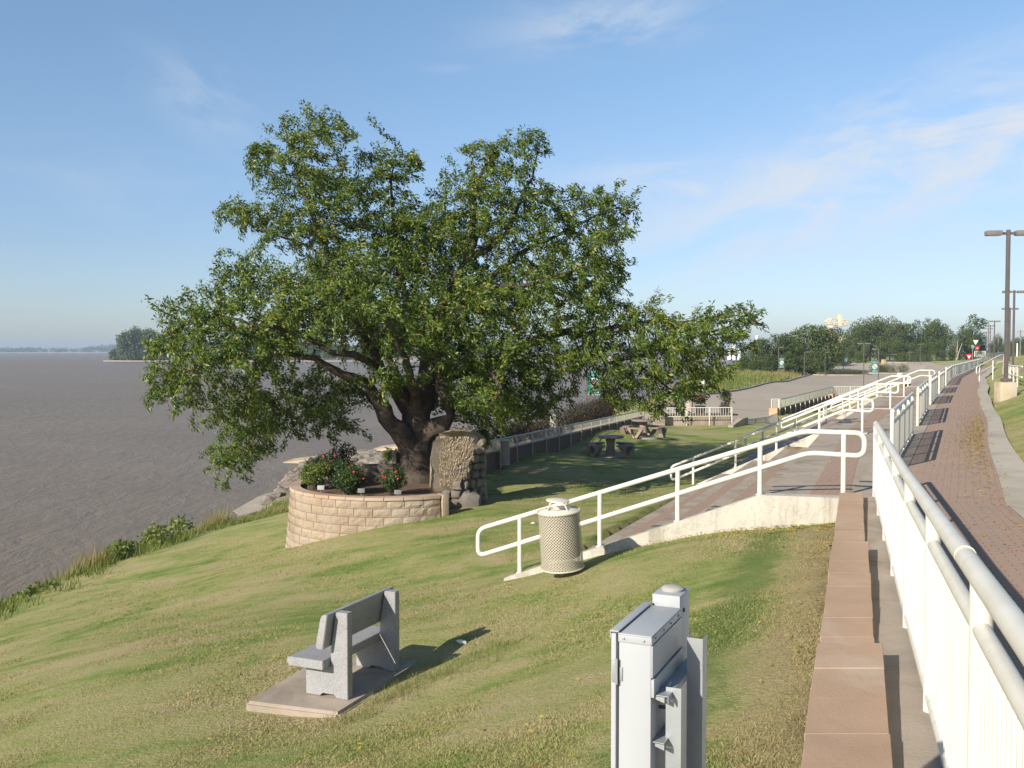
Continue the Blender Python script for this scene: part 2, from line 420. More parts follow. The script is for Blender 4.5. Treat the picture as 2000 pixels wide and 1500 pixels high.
for e_, (p_, c_) in zip(el, ((0,(.50,.565,.73)),(.10,(.535,.565,.67)),(.2,(.625,.655,.705)),(.36,(.70,.765,.77)),(.5,(.50,.55,.57)),(1,(.38,.41,.42)))): e_.position = p_; e_.color = (*c_, 1)
wt.links.new(sx.outputs[2], rp.inputs[0])
tn = wt.nodes.new('ShaderNodeMix'); tn.data_type = 'RGBA'; tn.blend_type = 'MULTIPLY'; tn.inputs[0].default_value = 1
wt.links.new(sky.outputs[0], tn.inputs[6]); wt.links.new(rp.outputs[0], tn.inputs[7])
mx = wt.nodes.new('ShaderNodeMix'); mx.data_type = 'RGBA'
wt.links.new(tot, mx.inputs[0]); wt.links.new(tn.outputs[2], mx.inputs[6]); mx.inputs[7].default_value = (3.6, 3.75, 4.0, 1)
wt.links.new(mx.outputs[2], bg.inputs['Color']); bg.inputs['Strength'].default_value = .15
# ---------------------------------------------------------------- terrain
WLINE = [(-2.28,-8,-1.60),(-.567,-3,-1.64),(1.144,2,-1.74),(1.745,3.76,-1.81),(2.92,7.2,-1.94),(5.1,13.6,-2.06),(16,37.05,-2.0),(31.6,69.8,-2.0),(65,135,-2.1),(73,150,-1.55),(79,156.5,-1.4),(110,175,-1.35)]
WL = np.array(WLINE)
def walk_sd(x, y):
    "signed distance to the fence line (positive to its right) and the walk height there"
    x = np.asarray(x, float); y = np.asarray(y, float)
    best = np.full(x.shape, 1e9); sg = np.zeros(x.shape); zz = np.zeros(x.shape)
    for a, b in zip(WL[:-1], WL[1:]):
        dx, dy = b[0]-a[0], b[1]-a[1]; L2 = dx*dx+dy*dy
        t = np.clip(((x-a[0])*dx+(y-a[1])*dy)/L2, 0, 1)
        d = np.hypot(x-a[0]-t*dx, y-a[1]-t*dy)
        s = np.sign((x-a[0])*dy-(y-a[1])*dx)
        k = d < best
        best = np.where(k, d, best); sg = np.where(k, s, sg); zz = np.where(k, a[2]+t*(b[2]-a[2]), zz)
    return best*sg, zz
def pl(u, v, Y): p = P(u, v, Y); return (p.x, p.y, p.z)
CT = [(-2.62,9.33,-3.50),(-1.62,8.95,-3.42),(-.95,10.5,-3.39),(-2.25,10.25,-3.50), (-4.5,8.57,-3.68), pl(400,1250,13), pl(0,1200,24), pl(150,1128,28), pl(300,1068,34),
      pl(440,1028,40), pl(520,1010,42), (-9,48,-7.0), pl(555,1073,24.5), pl(678,1044,22.9), pl(880,1003,23.4), pl(940,987,24.6), pl(1098,1128,13.4), pl(993,1146,14.2), pl(1240,1076,13.9), pl(1450,1042,13.6),
      pl(1640,1036,13.2), (1.22,4.1,-1.94), (2.62,8,-2.17), (3.6,10.8,-2.32), (.5,5,-2.32), (0,5.86,-2.52), (-.4,2,-2.2), (-4,0,-2.9), (-10,0,-4.0), (-9,9,-4.75),
      (-2.5,-8,-2.3), (-14,-8,-4.6), (-14,10,-5.9), pl(640,1180,16), pl(300,1180,19), pl(900,1080,18.5),
      (-3.4,30,-4.6), (-7,30,-5.4), (-6,38,-5.6), (-9,36,-6.2), (-2.6,40,-4.6), (-1,30,-3.95), (0,28,-3.95), (3,30,-4.05), (5.5,33,-4.13), (3,38,-4.15), (8,42,-4.24), (8,50,-4.35), (9.5,55,-4.45), (13,57,-4.45),
      (1,20,-3.7), (2.5,24,-3.86), (4.3,28.5,-4.1), (.2,15.6,-3.6), (8.3,37,-4.15), (12,46,-4.25), (17,56,-4.35),
      (5.2,55,-4.0), (1.9,46,-3.8), (-1.2,37,-3.8), (-1.5,48,-5.6), (-5,55,-6.4), (2.6,60,-6.3), (-7,66,-7.0), (0,74,-6.8), (6.5,68,-5.5), (7.2,62,-4.9),
      (11,74,-4.55),(17,93,-4.5),(24,105,-4.45),(38,135,-4.4),(45,152,-4.5),(52,172,-4.6),(61,180,-4.6),(74,190,-4.5),(68,212,-4.25),(88,253,-3.65),(105,253,-3.6),(70,167,-4.4),(50,127,-4.4),(57,141,-4.4),(90,205,-4.1),(34,92,-4.45),(19.3,70,-4.6),(14,60,-4.5),
      (21,66,-4.9),(27,80,-4.9),(22,58,-4.4),(27,70,-4.0),(31,80,-3.9),
      (30,69.8,-2.4),(48,105,-2.3),(46,105,-2.6),(42,107,-4.0),(61,135,-2.4),(58.5,137,-3.7),(79,162,-3.0),(89,175,-3.2),(95,210,-2.8),(20,47,-2.3),(11,27,-2.3),(5,14,-2.4),
      (30,125,-3.9),(33,140,-3.7),(37,155,-3.8),(43,175,-4.3),(59,212,-4.2),(80,290,-3.6),(130,300,-3.3),(180,400,-3),(120,400,-3.5),(160,250,-2.6)]
CT = np.array([[float(q) for q in p] for p in CT])
def tps_fit(C, lam=.02):
    n = len(C); S = 30.0
    X = C[:, :2]/S; r = np.hypot(X[:,None,0]-X[None,:,0], X[:,None,1]-X[None,:,1])
    K = np.where(r > 0, r*r*np.log(r+1e-12), 0)+np.eye(n)*lam*.01
    Pm = np.c_[np.ones(n), X]; A = np.zeros((n+3, n+3)); A[:n,:n] = K; A[:n,n:] = Pm; A[n:,:n] = Pm.T
    w = np.linalg.solve(A, np.r_[C[:,2], 0,0,0]); return X, w, S
TX, TW, TS = tps_fit(CT)
def tps(x, y):
    x = np.asarray(x, float).ravel()/TS; y = np.asarray(y, float).ravel()/TS; out = np.empty(x.shape)
    for i in range(0, len(x), 20000):
        r2 = (x[i:i+20000,None]-TX[None,:,0])**2+(y[i:i+20000,None]-TX[None,:,1])**2
        out[i:i+20000] = (.5*r2*np.log(r2+1e-12))@TW[:-3]+TW[-3]+TW[-2]*x[i:i+20000]+TW[-1]*y[i:i+20000]
    return out
BK = np.array([(-60,-15.5),(-8,-14.8),(10,-14.3),(25,-13.2),(34,-12.4),(40,-11.6),(46,-11.4),(50,-12),(60,-13),(66,-13.6),(69,-10),(73,-4),(78,4),(86,10),(97,15.5),(115,21),(150,28),(180,34),(200,40),(230,52),(300,84),(600,240),(4000,1900)], float)
def bankx(y): return np.interp(y, BK[:,0], BK[:,1])
HP = ([0,.25,1.2,3,5,9,400], [-.04,.02,.42,.86,1.05,1.12,1.2])
def H(x, y):
    x = np.atleast_1d(np.asarray(x, float)); y = np.atleast_1d(np.asarray(y, float)); sh = x.shape
    x = x.ravel(); y = y.ravel()
    z = tps(x, np.minimum(y, 420)); z = np.clip(z, -7.6, -1.5)
    far = np.clip((y-300)/120, 0, 1); z = z*(1-far)+(-3.2)*far
    d, wz = walk_sd(x, y)
    dl = np.clip(-d/1.0, 0, 1)
    z = np.where(d > 2.0, wz+np.interp(d-2.2, *HP), np.where(d > -0.05, wz-.05, z))
    e = bankx(y)-x                        # metres beyond the top of the bank
    zb = np.minimum(z, z-.05*np.clip(e,0,1)-.62*np.clip(e,0,5))
    z = np.where(e > 0, np.maximum(zb, -9.6), z)
    z = np.where(e > 6, np.minimum(z, -9.2), z)
    return z.reshape(sh)
def h1(x, y): return float(H(np.array([x]), np.array([y]))[0])
# terrace frame
A0 = Vector((5.1, 13.6)); AV = Vector((.4217,.9067)); PV = Vector((-.961,.275))
def ST(s, t, z=None):
    q = A0+AV*s+PV*t
    return Vector((q.x, q.y, z)) if z is not None else q
STI = np.linalg.inv(np.array([[AV.x, PV.x],[AV.y, PV.y]]))
def st_of(x, y):
    dx = np.asarray(x)-A0.x; dy = np.asarray(y)-A0.y
    return STI[0,0]*dx+STI[0,1]*dy, STI[1,0]*dx+STI[1,1]*dy
BAY = 10.3; TT0 = 1.5; TD = .95; TZ0 = -2.10; TR = .36; NT_ = 4
BASE = [Vector(q) for q in ((5.1,13.6),(10.07,26.66),(14.67,36.5),(18.2,44.0),(24.5,56.0),(29.2,66.5))]
ZOFF = [0,-.20,-.12,-.02,0,0]; TS_ = [.10,-1.0,-.95,-.9,-.45,-.5]
PVK = [PV]+[Vector((-.90,.436))]*5; TRK = [.36]+[.44]*5
def BT(k, f, t): return (BASE[k]+PVK[k]*t).lerp(BASE[k+1]+PVK[k+1]*t, f)
TPOLY = [tuple(BT(min(k,4), 0 if k < 5 else 1, TS_[k]+.3)) for k in range(6)]+[tuple(BT(min(k,4), 0 if k < 5 else 1, 4.75)) for k in range(5,-1,-1)]
TPOLY2 = [tuple(BT(min(k,4), 0 if k < 5 else 1, -1.5 if k else -.3)-(Vector((.07,.16)) if k == 0 else Vector((0,0)))) for k in range(6)]+[tuple(BT(min(k,4), 0 if k < 5 else 1, 5.42)-(Vector((.07,.16)) if k == 0 else Vector((0,0)))) for k in range(5,-1,-1)]
LOT = [(7,68),(11,74),(17,93),(24,105),(38,135),(52,172),(68,212),(88,253),(105,253),(90,205),(75,172),(58,141),(50,127),(36,96),(31,91.5),(19,69.6),(17.6,64),(14,61),(9,61)]
def inpoly(x, y, poly):
    c = np.zeros(np.shape(x), bool); n = len(poly)
    for i in range(n):
        x1, y1 = poly[i]; x2, y2 = poly[(i+1)%n]
        k = ((y1 > y) != (y2 > y)) & (x < (x2-x1)*(y-y1)/((y2-y1) or 1e-9)+x1); c ^= k
    return c
PLC = (-3.12, 25.25); PLR = 2.58
def ground_z(x, y):
    z = H(x, y); s, t = st_of(x, y)
    z = np.where(inpoly(x, y, TPOLY) & (s > .4), z-.75, z)
    d, wz = walk_sd(x, y)
    z = np.where((d > .2)&(d < 2.0)&(y < 157), wz-.35, z)
    z = np.where((d > -.42)&(d <= .2)&(y < 13.2), np.minimum(z, wz-.55), z)
    z = np.where(inpoly(x, y, LOT), z-np.where(y > 100, .5, .25), z)
    return z
xs = np.unique(np.r_[np.arange(-60,-20,2.0), np.arange(-20,14,.28), np.arange(14,60,1.0), np.arange(60,160,4.0), np.geomspace(160,5000,40)])
ys = np.unique(np.r_[np.arange(-12,0,1.0), np.arange(0,34,.28), np.arange(34,80,.7), np.arange(80,180,2.0), np.geomspace(180,5000,64)])
gx, gy = np.meshgrid(xs, ys); gz = ground_z(gx, gy)
nx, ny = len(xs), len(ys)
me = bpy.data.meshes.new('ground'); idx = np.arange(nx*ny).reshape(ny, nx)
q = np.stack([idx[:-1,:-1], idx[:-1,1:], idx[1:,1:], idx[1:,:-1]], -1).reshape(-1, 4)
gz += .012*np.sin(gx*1.7+gy*.9)+.01*np.sin(gx*3.1-gy*2.3)
me.vertices.add(nx*ny); me.vertices.foreach_set('co', np.stack([gx,gy,gz], -1).astype(np.float32).ravel())
me.loops.add(q.size); me.loops.foreach_set('vertex_index', q.ravel().astype(np.int32))
me.polygons.add(len(q)); me.polygons.foreach_set('loop_start', np.arange(0,q.size,4,dtype=np.int32)); me.polygons.foreach_set('loop_total', np.full(len(q),4,np.int32))
me.polygons.foreach_set('use_smooth', np.ones(len(q),bool)); me.update(calc_edges=True)
# dirt by the shore, sand on the bank
M['bank'] = plain('bank_soil', (.30,.25,.19), (.20,.16,.11), 1.5, 1, .4, 6)
me.materials.append(M['lawn']); me.materials.append(M['bank'])
cx = xs[:-1]+np.diff(xs)/2; cy = ys[:-1]+np.diff(ys)/2; ccx, ccy = np.meshgrid(cx, cy)
eb = bankx(ccy)-ccx
mi = ((eb > .9) | ((ccy > 47)&(ccy < 68)&(eb > -5.2))).astype(np.int32).ravel()
me.polygons.foreach_set('material_index', mi)
g = bpy.data.objects.new('ground', me); COL.objects.link(g); g['kind'] = 'structure'; g['label'] = 'sloping patchy lawn and river bank'
# river
mb = MB(); WZ = -8.0
mb.quad((-6000,-60,WZ),(2500,-60,WZ),(2500,6500,WZ),(-6000,6500,WZ))
struct('water', mb, M['water'], 'wide muddy brown river')
# drape helper: a flat strip/polygon sheet following the ground
def drape(name, poly, m, step, dz, label):
    xs_ = [p[0] for p in poly]; ys_ = [p[1] for p in poly]
    bm = bmesh.new(); f = bm.faces.new([bm.verts.new((p[0],p[1],0)) for p in poly])
    for ax, lo, hi in ((0,min(xs_),max(xs_)),(1,min(ys_),max(ys_))):
        c = lo+step
        while c < hi:
            no = (1,0,0) if ax == 0 else (0,1,0); co = (c,0,0) if ax == 0 else (0,c,0)
            bmesh.ops.bisect_plane(bm, geom=bm.verts[:]+bm.edges[:]+bm.faces[:], plane_co=co, plane_no=no); c += step
    v = np.array([q.co[:2] for q in bm.verts]); z = H(v[:,0], v[:,1])
    for q, zz in zip(bm.verts, z): q.co.z = zz+dz
    bmesh.ops.recalc_face_normals(bm, faces=bm.faces)
    if sum(f.normal.z for f in bm.faces) < 0: bmesh.ops.reverse_faces(bm, faces=bm.faces)
    me = bpy.data.meshes.new(name); bm.to_mesh(me); bm.free(); me.materials.append(m)
    o = bpy.data.objects.new(name, me); COL.objects.link(o); o['kind'] = 'structure'; o['label'] = label
    return o
drape('parking_lot', LOT, M['asphalt'], 6, .0, 'pale cracked asphalt of the riverside car park')
# kerb round the car park's river side
def ribbon(mb, pts, w, h, zf, base=-.3):
    n = len(pts)
    for i in range(n-1):
        a = Vector(pts[i][:2]); b = Vector(pts[i+1][:2]); d = (b-a).normalized(); nn = Vector((-d.y, d.x))*w/2
        za, zb = zf(a), zf(b)
        q = [(a-nn, za), (b-nn, zb), (b+nn, zb), (a+nn, za)]
        mb.add([(p.x,p.y,z+base) for p,z in q]+[(p.x,p.y,z+h) for p,z in q], [(3,2,1,0),(4,5,6,7),(0,1,5,4),(1,2,6,5),(2,3,7,6),(3,0,4,7)])
def subdiv(pts, step):
    out = []
    for a, b in zip(pts[:-1], pts[1:]):
        n = max(1, int(math.dist(a, b)/step))
        out += [tuple(a[k]+(b[k]-a[k])*i/n for k in range(len(a))) for i in range(n)]
    return out+[pts[-1]]
mb = MB(); ribbon(mb, subdiv(LOT[1:8], 4), .25, .16, lambda p: h1(p.x, p.y)); struct('kerb', mb, M['conc_grey'], 'low concrete kerb along the river side of the car park')
mb = MB(); ribbon(mb, subdiv(LOT[7:9], 4), .5, .16, lambda p: h1(p.x, p.y)); struct('kerb', mb, M['conc_white'], 'pale kerb across the far end of the car park')
# ---- brick walk and its concrete border
def offset_line(pts, d):
    out = []; n = len(pts)
    for i in range(n):
        a = Vector(pts[max(i-1,0)][:2]); b = Vector(pts[min(i+1,n-1)][:2]); t = (b-a).normalized()
        out.append(Vector((pts[i][0]+t.y*d, pts[i][1]-t.x*d, pts[i][2])))
    return out
wl = subdiv([p for p in WLINE if p[1] < 160], 1.2)
def strip(name, d0, d1f, dz, m, label, wob=0):
    L = offset_line(wl, d0); mbx = MB(); Rr = []
    for i, p in enumerate(wl):
        d1 = d1f(p[1]) if callable(d1f) else d1f
        a = offset_line(wl[max(i-1,0):i+2] if 0 < i < len(wl)-1 else wl[max(i-1,0):i+2], d1)[1 if 0 < i else 0]
        Rr.append(a)
    nl = len(wl); acc = 0; uvs = []
    for i in range(nl):
        if i: acc += (L[i]-L[i-1]).length
        uvs.append(acc)
    vs = [(p.x,p.y,p.z+dz) for p in L]+[(p.x,p.y,p.z+dz) for p in Rr]
    mbx.add(vs, [(i, nl+i, nl+i+1, i+1) for i in range(nl-1)])
    o = struct(name, mbx, m, label); uv = o.data.uv_layers.new(name='UVMap')
    for lp in o.data.loops:
        i = lp.vertex_index; k = i % nl
        w = ((Rr[k].xy-L[k].xy).length) if i >= nl else 0
        uv.data[lp.index].uv = (w+d0, uvs[k])
    return o
edge = lambda y: 1.66+.05*math.sin(y*.22+1)+.03*math.sin(y*.5)
strip('brick_walkway', .22, lambda y: edge(y)+.05, .0, M['pavers'], 'red brick walk along the white railings')
strip('walkway_edge_strip', -.35, .24, .012, M['conc'], 'concrete edge strip the railings stand on')
bo = strip('walkway_border', 0, 1, 0, M['border'], 'pale concrete border between the brick walk and the grass')
nlw = len(wl)
for i, p in enumerate(wl):      # reshape the border: from the wavy brick edge to a wavy outer edge
    e0 = edge(p[1]); wdt = np.interp(p[1], [0,12,18,26,60,160], [.72,.66,.5,.36,.5,.6])
    o0 = offset_line(wl[max(i-1,0):i+2], e0)[1 if i else 0]; o1 = offset_line(wl[max(i-1,0):i+2], e0+wdt)[1 if i else 0]
    bo.data.vertices[i].co = (o0.x,o0.y,p[2]+.012); bo.data.vertices[nlw+i].co = (o1.x,o1.y,p[2]+.012)
# road on top of the levee and the road running down beside the far fence
rl = [p for p in subdiv(WLINE, 8) if 20 < p[1]]
def band(name, pts, d0, d1, dz, m, label):
    a = offset_line(pts, d0); b = offset_line(pts, d1); n = len(pts); mbx = MB()
    za = H(np.array([p.x for p in a]), np.array([p.y for p in a])); zb = H(np.array([p.x for p in b]), np.array([p.y for p in b])); z = np.maximum(za, zb)+dz
    mbx.add([(p.x,p.y,z[i]) for i,p in enumerate(a)]+[(p.x,p.y,z[i]) for i,p in enumerate(b)], [(i,n+i,n+i+1,i+1) if d1 > d0 else (i+1,n+i+1,n+i,i) for i in range(n-1)])
    return struct(name, mbx, m, label)
band('road', rl, 9, 15.5, .06, M['road'], 'dark road along the top of the levee')
band('service_road', [p for p in subdiv(WLINE, 5) if 84 < p[1] < 152], -6.5, -2.6, .12, M['asphalt'], 'grey lane running down beside the far railing')
# ---- terraces (wide sitting steps) between the sloping curbs
tc = MB(); tb = MB()
def bar(mbx, t0, t1, ztop, depth, step=0):
    for k in range(5):
        ta = t0 if t0 is not None else TS_[k]; tb_ = t0 if t0 is not None else TS_[k+1]
        e = .12/(BASE[k+1]-BASE[k]).length if k == 0 else 0
        p = [BT(k,e,ta), BT(k,1,tb_), BT(k,1,t1), BT(k,e,t1)]; zz = [ZOFF[k]-TRK[k]*step, ZOFF[k+1]-TRK[k+1]*step, ZOFF[k+1]-TRK[k+1]*step, ZOFF[k]-TRK[k]*step]
        if (p[1]-p[0]).cross(p[2]-p[0]) < 0: p.reverse(); zz.reverse()
        n = 4; mbx.add([(q.x,q.y,ztop+z_-depth) for q,z_ in zip(p,zz)]+[(q.x,q.y,ztop+z_) for q,z_ in zip(p,zz)], [(3,2,1,0),(4,5,6,7),(0,1,5,4),(1,2,6,5),(2,3,7,6),(3,0,4,7)])
for j in range(NT_):
    z = TZ0; t0 = TT0+TD*j
    bar(tc, t0, t0+.50, z, .5, j+1)
    bar(tb, t0+.50, t0+.73, z, .5, j+1)
    bar(tc, t0+.73, t0+TD, z, .9, j+1)
bar(tc, TT0-.60, TT0, TZ0, 1.2)
bar(tb, .36, TT0-.60, TZ0, .4)
bar(tc, None, .36, TZ0-.004, .5)
o = struct('terrace_steps', tc, M['conc'], 'wide concrete sitting steps going down to the picnic lawn')
o = struct('brick_bands', tb, M['pavers'], 'brick bands set in the concrete steps'); uvplanar(o, (-.9067,.4217), (AV.x, AV.y))
# ================================================================ built things
# ---- sloping kerb walls and handrails of the terraces
def curb_mb(k):
    B, pv = BASE[k], PVK[k]; zo = ZOFF[k]; zl = -3.53 if k == 0 else -3.93
    w0 = AV*-.13; w1 = AV*.12
    mbx = MB(); prof = [(.28,-3.4),(.28,-2.075),(1.55,-2.08),(5.38,zl),(5.38,-4.6)]
    g3 = lambda t, z, w: Vector((*(B+pv*t+w), z+zo))
    mbx.extr([g3(t,z,w0) for t,z in prof], Vector((*(w1-w0),0))); return mbx
curb_lab = ['pale concrete kerb wall rising out of the mown lawn, nearest of the five', 'sloping concrete kerb wall under the second handrail from the camera', 'sloping concrete kerb wall under the third handrail from the camera',
            'sloping concrete kerb wall under the fourth handrail from the camera', 'farthest sloping concrete kerb wall, beside the car park']
rail_lab = ['white looped handrail on the nearest kerb wall, its low end behind the mesh bin', 'second white looped handrail from the camera, crossing above the picnic lawn', 'third white looped handrail from the camera, its low end grey in shade',
            'fourth white looped handrail from the camera', 'farthest of the five white looped handrails down the steps']
def curb(k):
    c_ = thing('curb_wall', curb_lab[k], 'kerb wall', (*BASE[k],-2+ZOFF[k]), 'sloping kerb walls between the steps')
    obj('wall_body', curb_mb(k), M['curb'], c_, False); return c_
def handrail(k, sl, cs):
    B, pv = BASE[k], PVK[k]; zo = ZOFF[k]; g3 = lambda t, z: Vector((*(B+pv*t), z+zo))
    r = thing('handrail', rail_lab[k], 'handrail', (*BASE[k],-2+ZOFF[k]), 'looped handrails down the terrace steps')
    path = [g3(t,z) for t,z in ((.15,-1.165),(.977,-1.16),(5.86,-1.16-4.883*sl),(5.86,-1.585-4.883*sl),(.9,-1.465),(.15,-1.49))]
    m = MB(); m.tube(roundpath(path, .13, 6, True), .037, 14, True); obj('rail_loop', m, M['white'], r)
    for t in (.425,1.57,2.75,3.92,5.18):
        zt = -1.162 if t < .977 else -1.16-(t-.977)*sl; zb = -2.09 if t < 1.55 else -2.09-(t-1.55)*cs
        m = MB(); m.tube([g3(t,zb-.02), g3(t,zt)], .036, 14); m.lathe([(.06,0),(.06,.012),(.04,.016)], g3(t,zb+.003), 16)
        obj('post', m, M['white'], r)
    return r
curb(0); handrail(0, .339, .379); c1 = curb(1); r1 = handrail(1, .44, .483)
for k in range(2, 5):
    q = BASE[k]; dup(c1, (q.x,q.y,-2+ZOFF[k]), 0, curb_lab[k]); dup(r1, (q.x,q.y,-2+ZOFF[k]), 0, rail_lab[k])
# ---- white picket guard rails along the walk
def railing(name, label, cat, pts, posts, Ht=1.05, group=None, r=.036, gap=.20, low=.09, pick=.10, pr=.0095, mat='white', rmid=.028, rows=None, base=0, pn=6, endcap=True, mid=True):
    "pts: ground polyline [(x,y,z)]; posts: distances along it"
    pts = [Vector(p) for p in pts]; L = [0]
    for a, b in zip(pts[:-1], pts[1:]): L.append(L[-1]+(b-a).length)
    def at(d):
        d = min(max(d, 0), L[-1])
        for i in range(len(pts)-1):
            if d <= L[i+1] or i == len(pts)-2:
                return pts[i].lerp(pts[i+1], (d-L[i])/max(1e-6, L[i+1]-L[i]))
    T = thing(name, label, cat, pts[0], group)
    up = lambda p, h: p+Vector((0,0,h))
    top = [up(p, Ht-r) for p in pts]
    m = MB(); m.tube(roundpath(top, .3, 4) if len(pts) > 2 else top, r, 14 if r > .03 else 8); obj('top_rail', m, M[mat], T)
    hm = Ht-gap
    if mid:
        m = MB(); m.tube([up(p, hm) for p in pts], rmid, 12); obj('mid_rail', m, M[mat], T)
    else: hm = Ht-r
    m = MB(); m.tube([up(p, low) for p in pts], rmid, 12); obj('bottom_rail', m, M[mat], T)
    for d in posts:
        p = at(d); m = MB(); m.tube([up(p, base-.02), up(p, Ht-r*1.2)], r*.98, 14 if r > .03 else 8); obj('post', m, M[mat], T)
    n = int(L[-1]/pick); m = MB()
    for i in range(n+1):
        p = at(L[-1]*(i+.5)/(n+1))
        m.tube([up(p, low), up(p, hm)], pr, pn, cap=False)
    obj('picket_panel', m, M['panelw'] if mat == 'white' else M[mat], T)
    return T
M['cream0'] = plain('joint_filler', (.62,.55,.40), (.56,.49,.35), 4, .6)
GR = 'white picket guard rails along the brick walk'
nearpts = [p for p in WLINE if -4 < p[1] < 13.7]
L0 = sum(math.dist(a, b) for a, b in zip(nearpts[:-1], nearpts[1:]))
railing('guard_rail', 'long white pipe railing with close pickets sweeping past the camera', 'railing', nearpts, [L0-.04-1.83*k for k in range(9)], 1.07, GR, .038, .20, .09, .082, .019, rmid=.030, pn=8)
def wpt(y):
    i = np.searchsorted(WL[:,1], y)-1; a, b = WL[i], WL[i+1]; t = (y-a[1])/(b[1]-a[1]); return tuple(a+t*(b-a))
nr = [o for o in SC.objects if o.name == 'guard_rail'][0]; pj = Vector((.459+.342*3.62,3.62,-1.80+1.07-.038)); dj = Vector((.342,1,-.035)).normalized()
m = MB(); m.tube([pj-dj*.012, pj+dj*.012], .0395, 16); obj('splice_sleeve', m, M['cream0'], nr)
segs = [(16.7,23.2),(25.9,32.3),(35.6,41.6),(44.6,51.2)]
sl = ['short white picket railing just past the near railing, first of four', 'second short white picket railing along the walk', 'third short white picket railing along the walk', 'fourth short white picket railing, before the long far fence']
for (y0,y1), lb in zip(segs, sl):
    a, b = wpt(y0), wpt(y1); d = math.dist(a, b)
    railing('guard_rail', lb, 'railing', [a, b], [d*i/4 for i in range(5)], 1.04, GR, .036, .22, .10, .13, .012)
farp = [wpt(54.7)]+[p for p in WLINE if 60 < p[1] < 160]
Lf = sum(math.dist(a, b) for a, b in zip(farp[:-1], farp[1:]))
railing('guard_rail', 'long far white picket fence following the walk up to the road', 'railing', farp, [Lf*i/44 for i in range(45)], 1.05, GR, .034, .20, .10, .14, .012, pn=4)
# ---- near retaining wall with its cap stones, and the footing channel
rw = thing('retaining_wall', 'low wall capped with brown concrete stones beside the near railing', 'retaining wall', (1.3,4.1,-2.2))
m = MB(); m2 = MB()
for y0,y1,z,dr in ((-3,5.75,-1.735,.02),(5.75,9.4,-1.845,-.02),(9.4,13.32,-1.945,-.045)):
    n = round((y1-y0)/.47)
    for i in range(n):
        ya = y0+(y1-y0)*i/n; yb = y0+(y1-y0)*(i+1)/n; zz = z-.012*(i/n)+random.uniform(-.0025,.0025); e = .002
        xl = lambda y: -.209+.3537*y; xr = lambda y: .158+dr+.3537*y
        j = random.uniform(-.006,.006)
        bm = bmesh.new(); vs = [bm.verts.new(q) for q in ((xl(ya)+j,ya+e,zz-.09),(xr(ya)+j,ya+e,zz-.09),(xr(yb)+j,yb-e,zz-.09),(xl(yb)+j,yb-e,zz-.09),(xl(ya)+j,ya+e,zz),(xr(ya)+j,ya+e,zz),(xr(yb)+j,yb-e,zz),(xl(yb)+j,yb-e,zz))]
        for f in ((3,2,1,0),(4,5,6,7),(0,1,5,4),(1,2,6,5),(2,3,7,6),(3,0,4,7)): bm.faces.new([vs[k] for k in f])
        bmesh.ops.bevel(bm, geom=bm.edges[:], offset=.003, segments=1, affect='EDGES'); bm.verts.index_update()
        m.add([v.co.copy() for v in bm.verts], [tuple(v.index for v in f.verts) for f in bm.faces]); bm.free()
    m2.prism([(-.19+.3537*y0,y0),(.14+dr+.3537*y0,y0),(.14+dr+.3537*y1,y1),(-.19+.3537*y1,y1)], -3.4, z-.095)
obj('cap', m, M['cap'], rw, False); obj('wall_body', m2, M['block'], rw, False)
m = MB()
def foot(y0, y1, dz):
    za = lambda y: float(np.interp(y, WL[:,1], WL[:,2]))-dz
    a = [(.20+.3537*y0,y0),(.70+.342*y0,y0),(.70+.342*y1,y1),(.20+.3537*y1,y1)]
    m.prism(a, -3.2, lambda p: za(p[1]))
for i, (y0,y1) in enumerate(((-3,1.2),(1.2,2.3),(2.3,5.5),(5.5,7.2),(7.2,8.85),(8.85,10.6),(10.6,12.0),(12.0,13.5))):
    foot(y0, y1, (.27,.06)[i%2] if i < 6 else (.25,.05)[i%2])
struct('footing_channel', m, M['conc'], 'stepped concrete footing between the wall and the railing')
# ---- mesh litter bins
def lattice(mb, r0, r1, z0, z1, n, rows, w):
    for sgn in (1,-1):
        for k in range(n):
            for i in range(rows):
                a0 = 2*math.pi*(k+sgn*i*.5)/n; a1 = 2*math.pi*(k+sgn*(i+1)*.5)/n
                za = z0+(z1-z0)*i/rows; zb = z0+(z1-z0)*(i+1)/rows
                ra = r0+(r1-r0)*i/rows+(.0015 if sgn > 0 else 0); rb = r0+(r1-r0)*(i+1)/rows+(.0015 if sgn > 0 else 0)
                da = w/ra
                mb.quad((ra*math.cos(a0-da),ra*math.sin(a0-da),za),(ra*math.cos(a0+da),ra*math.sin(a0+da),za),(rb*math.cos(a1+da),rb*math.sin(a1+da),zb),(rb*math.cos(a1-da),rb*math.sin(a1-da),zb))
M['cream'] = plain('cream_enamel', (.54,.495,.39), (.47,.43,.335), 4, .5, .03, 30)
M['dark'] = plain('bin_liner', (.06,.055,.05), (.045,.04,.035), 4, .6)
M['lid'] = plain('lid_enamel', (.66,.62,.52), (.58,.54,.45), 6, .55)
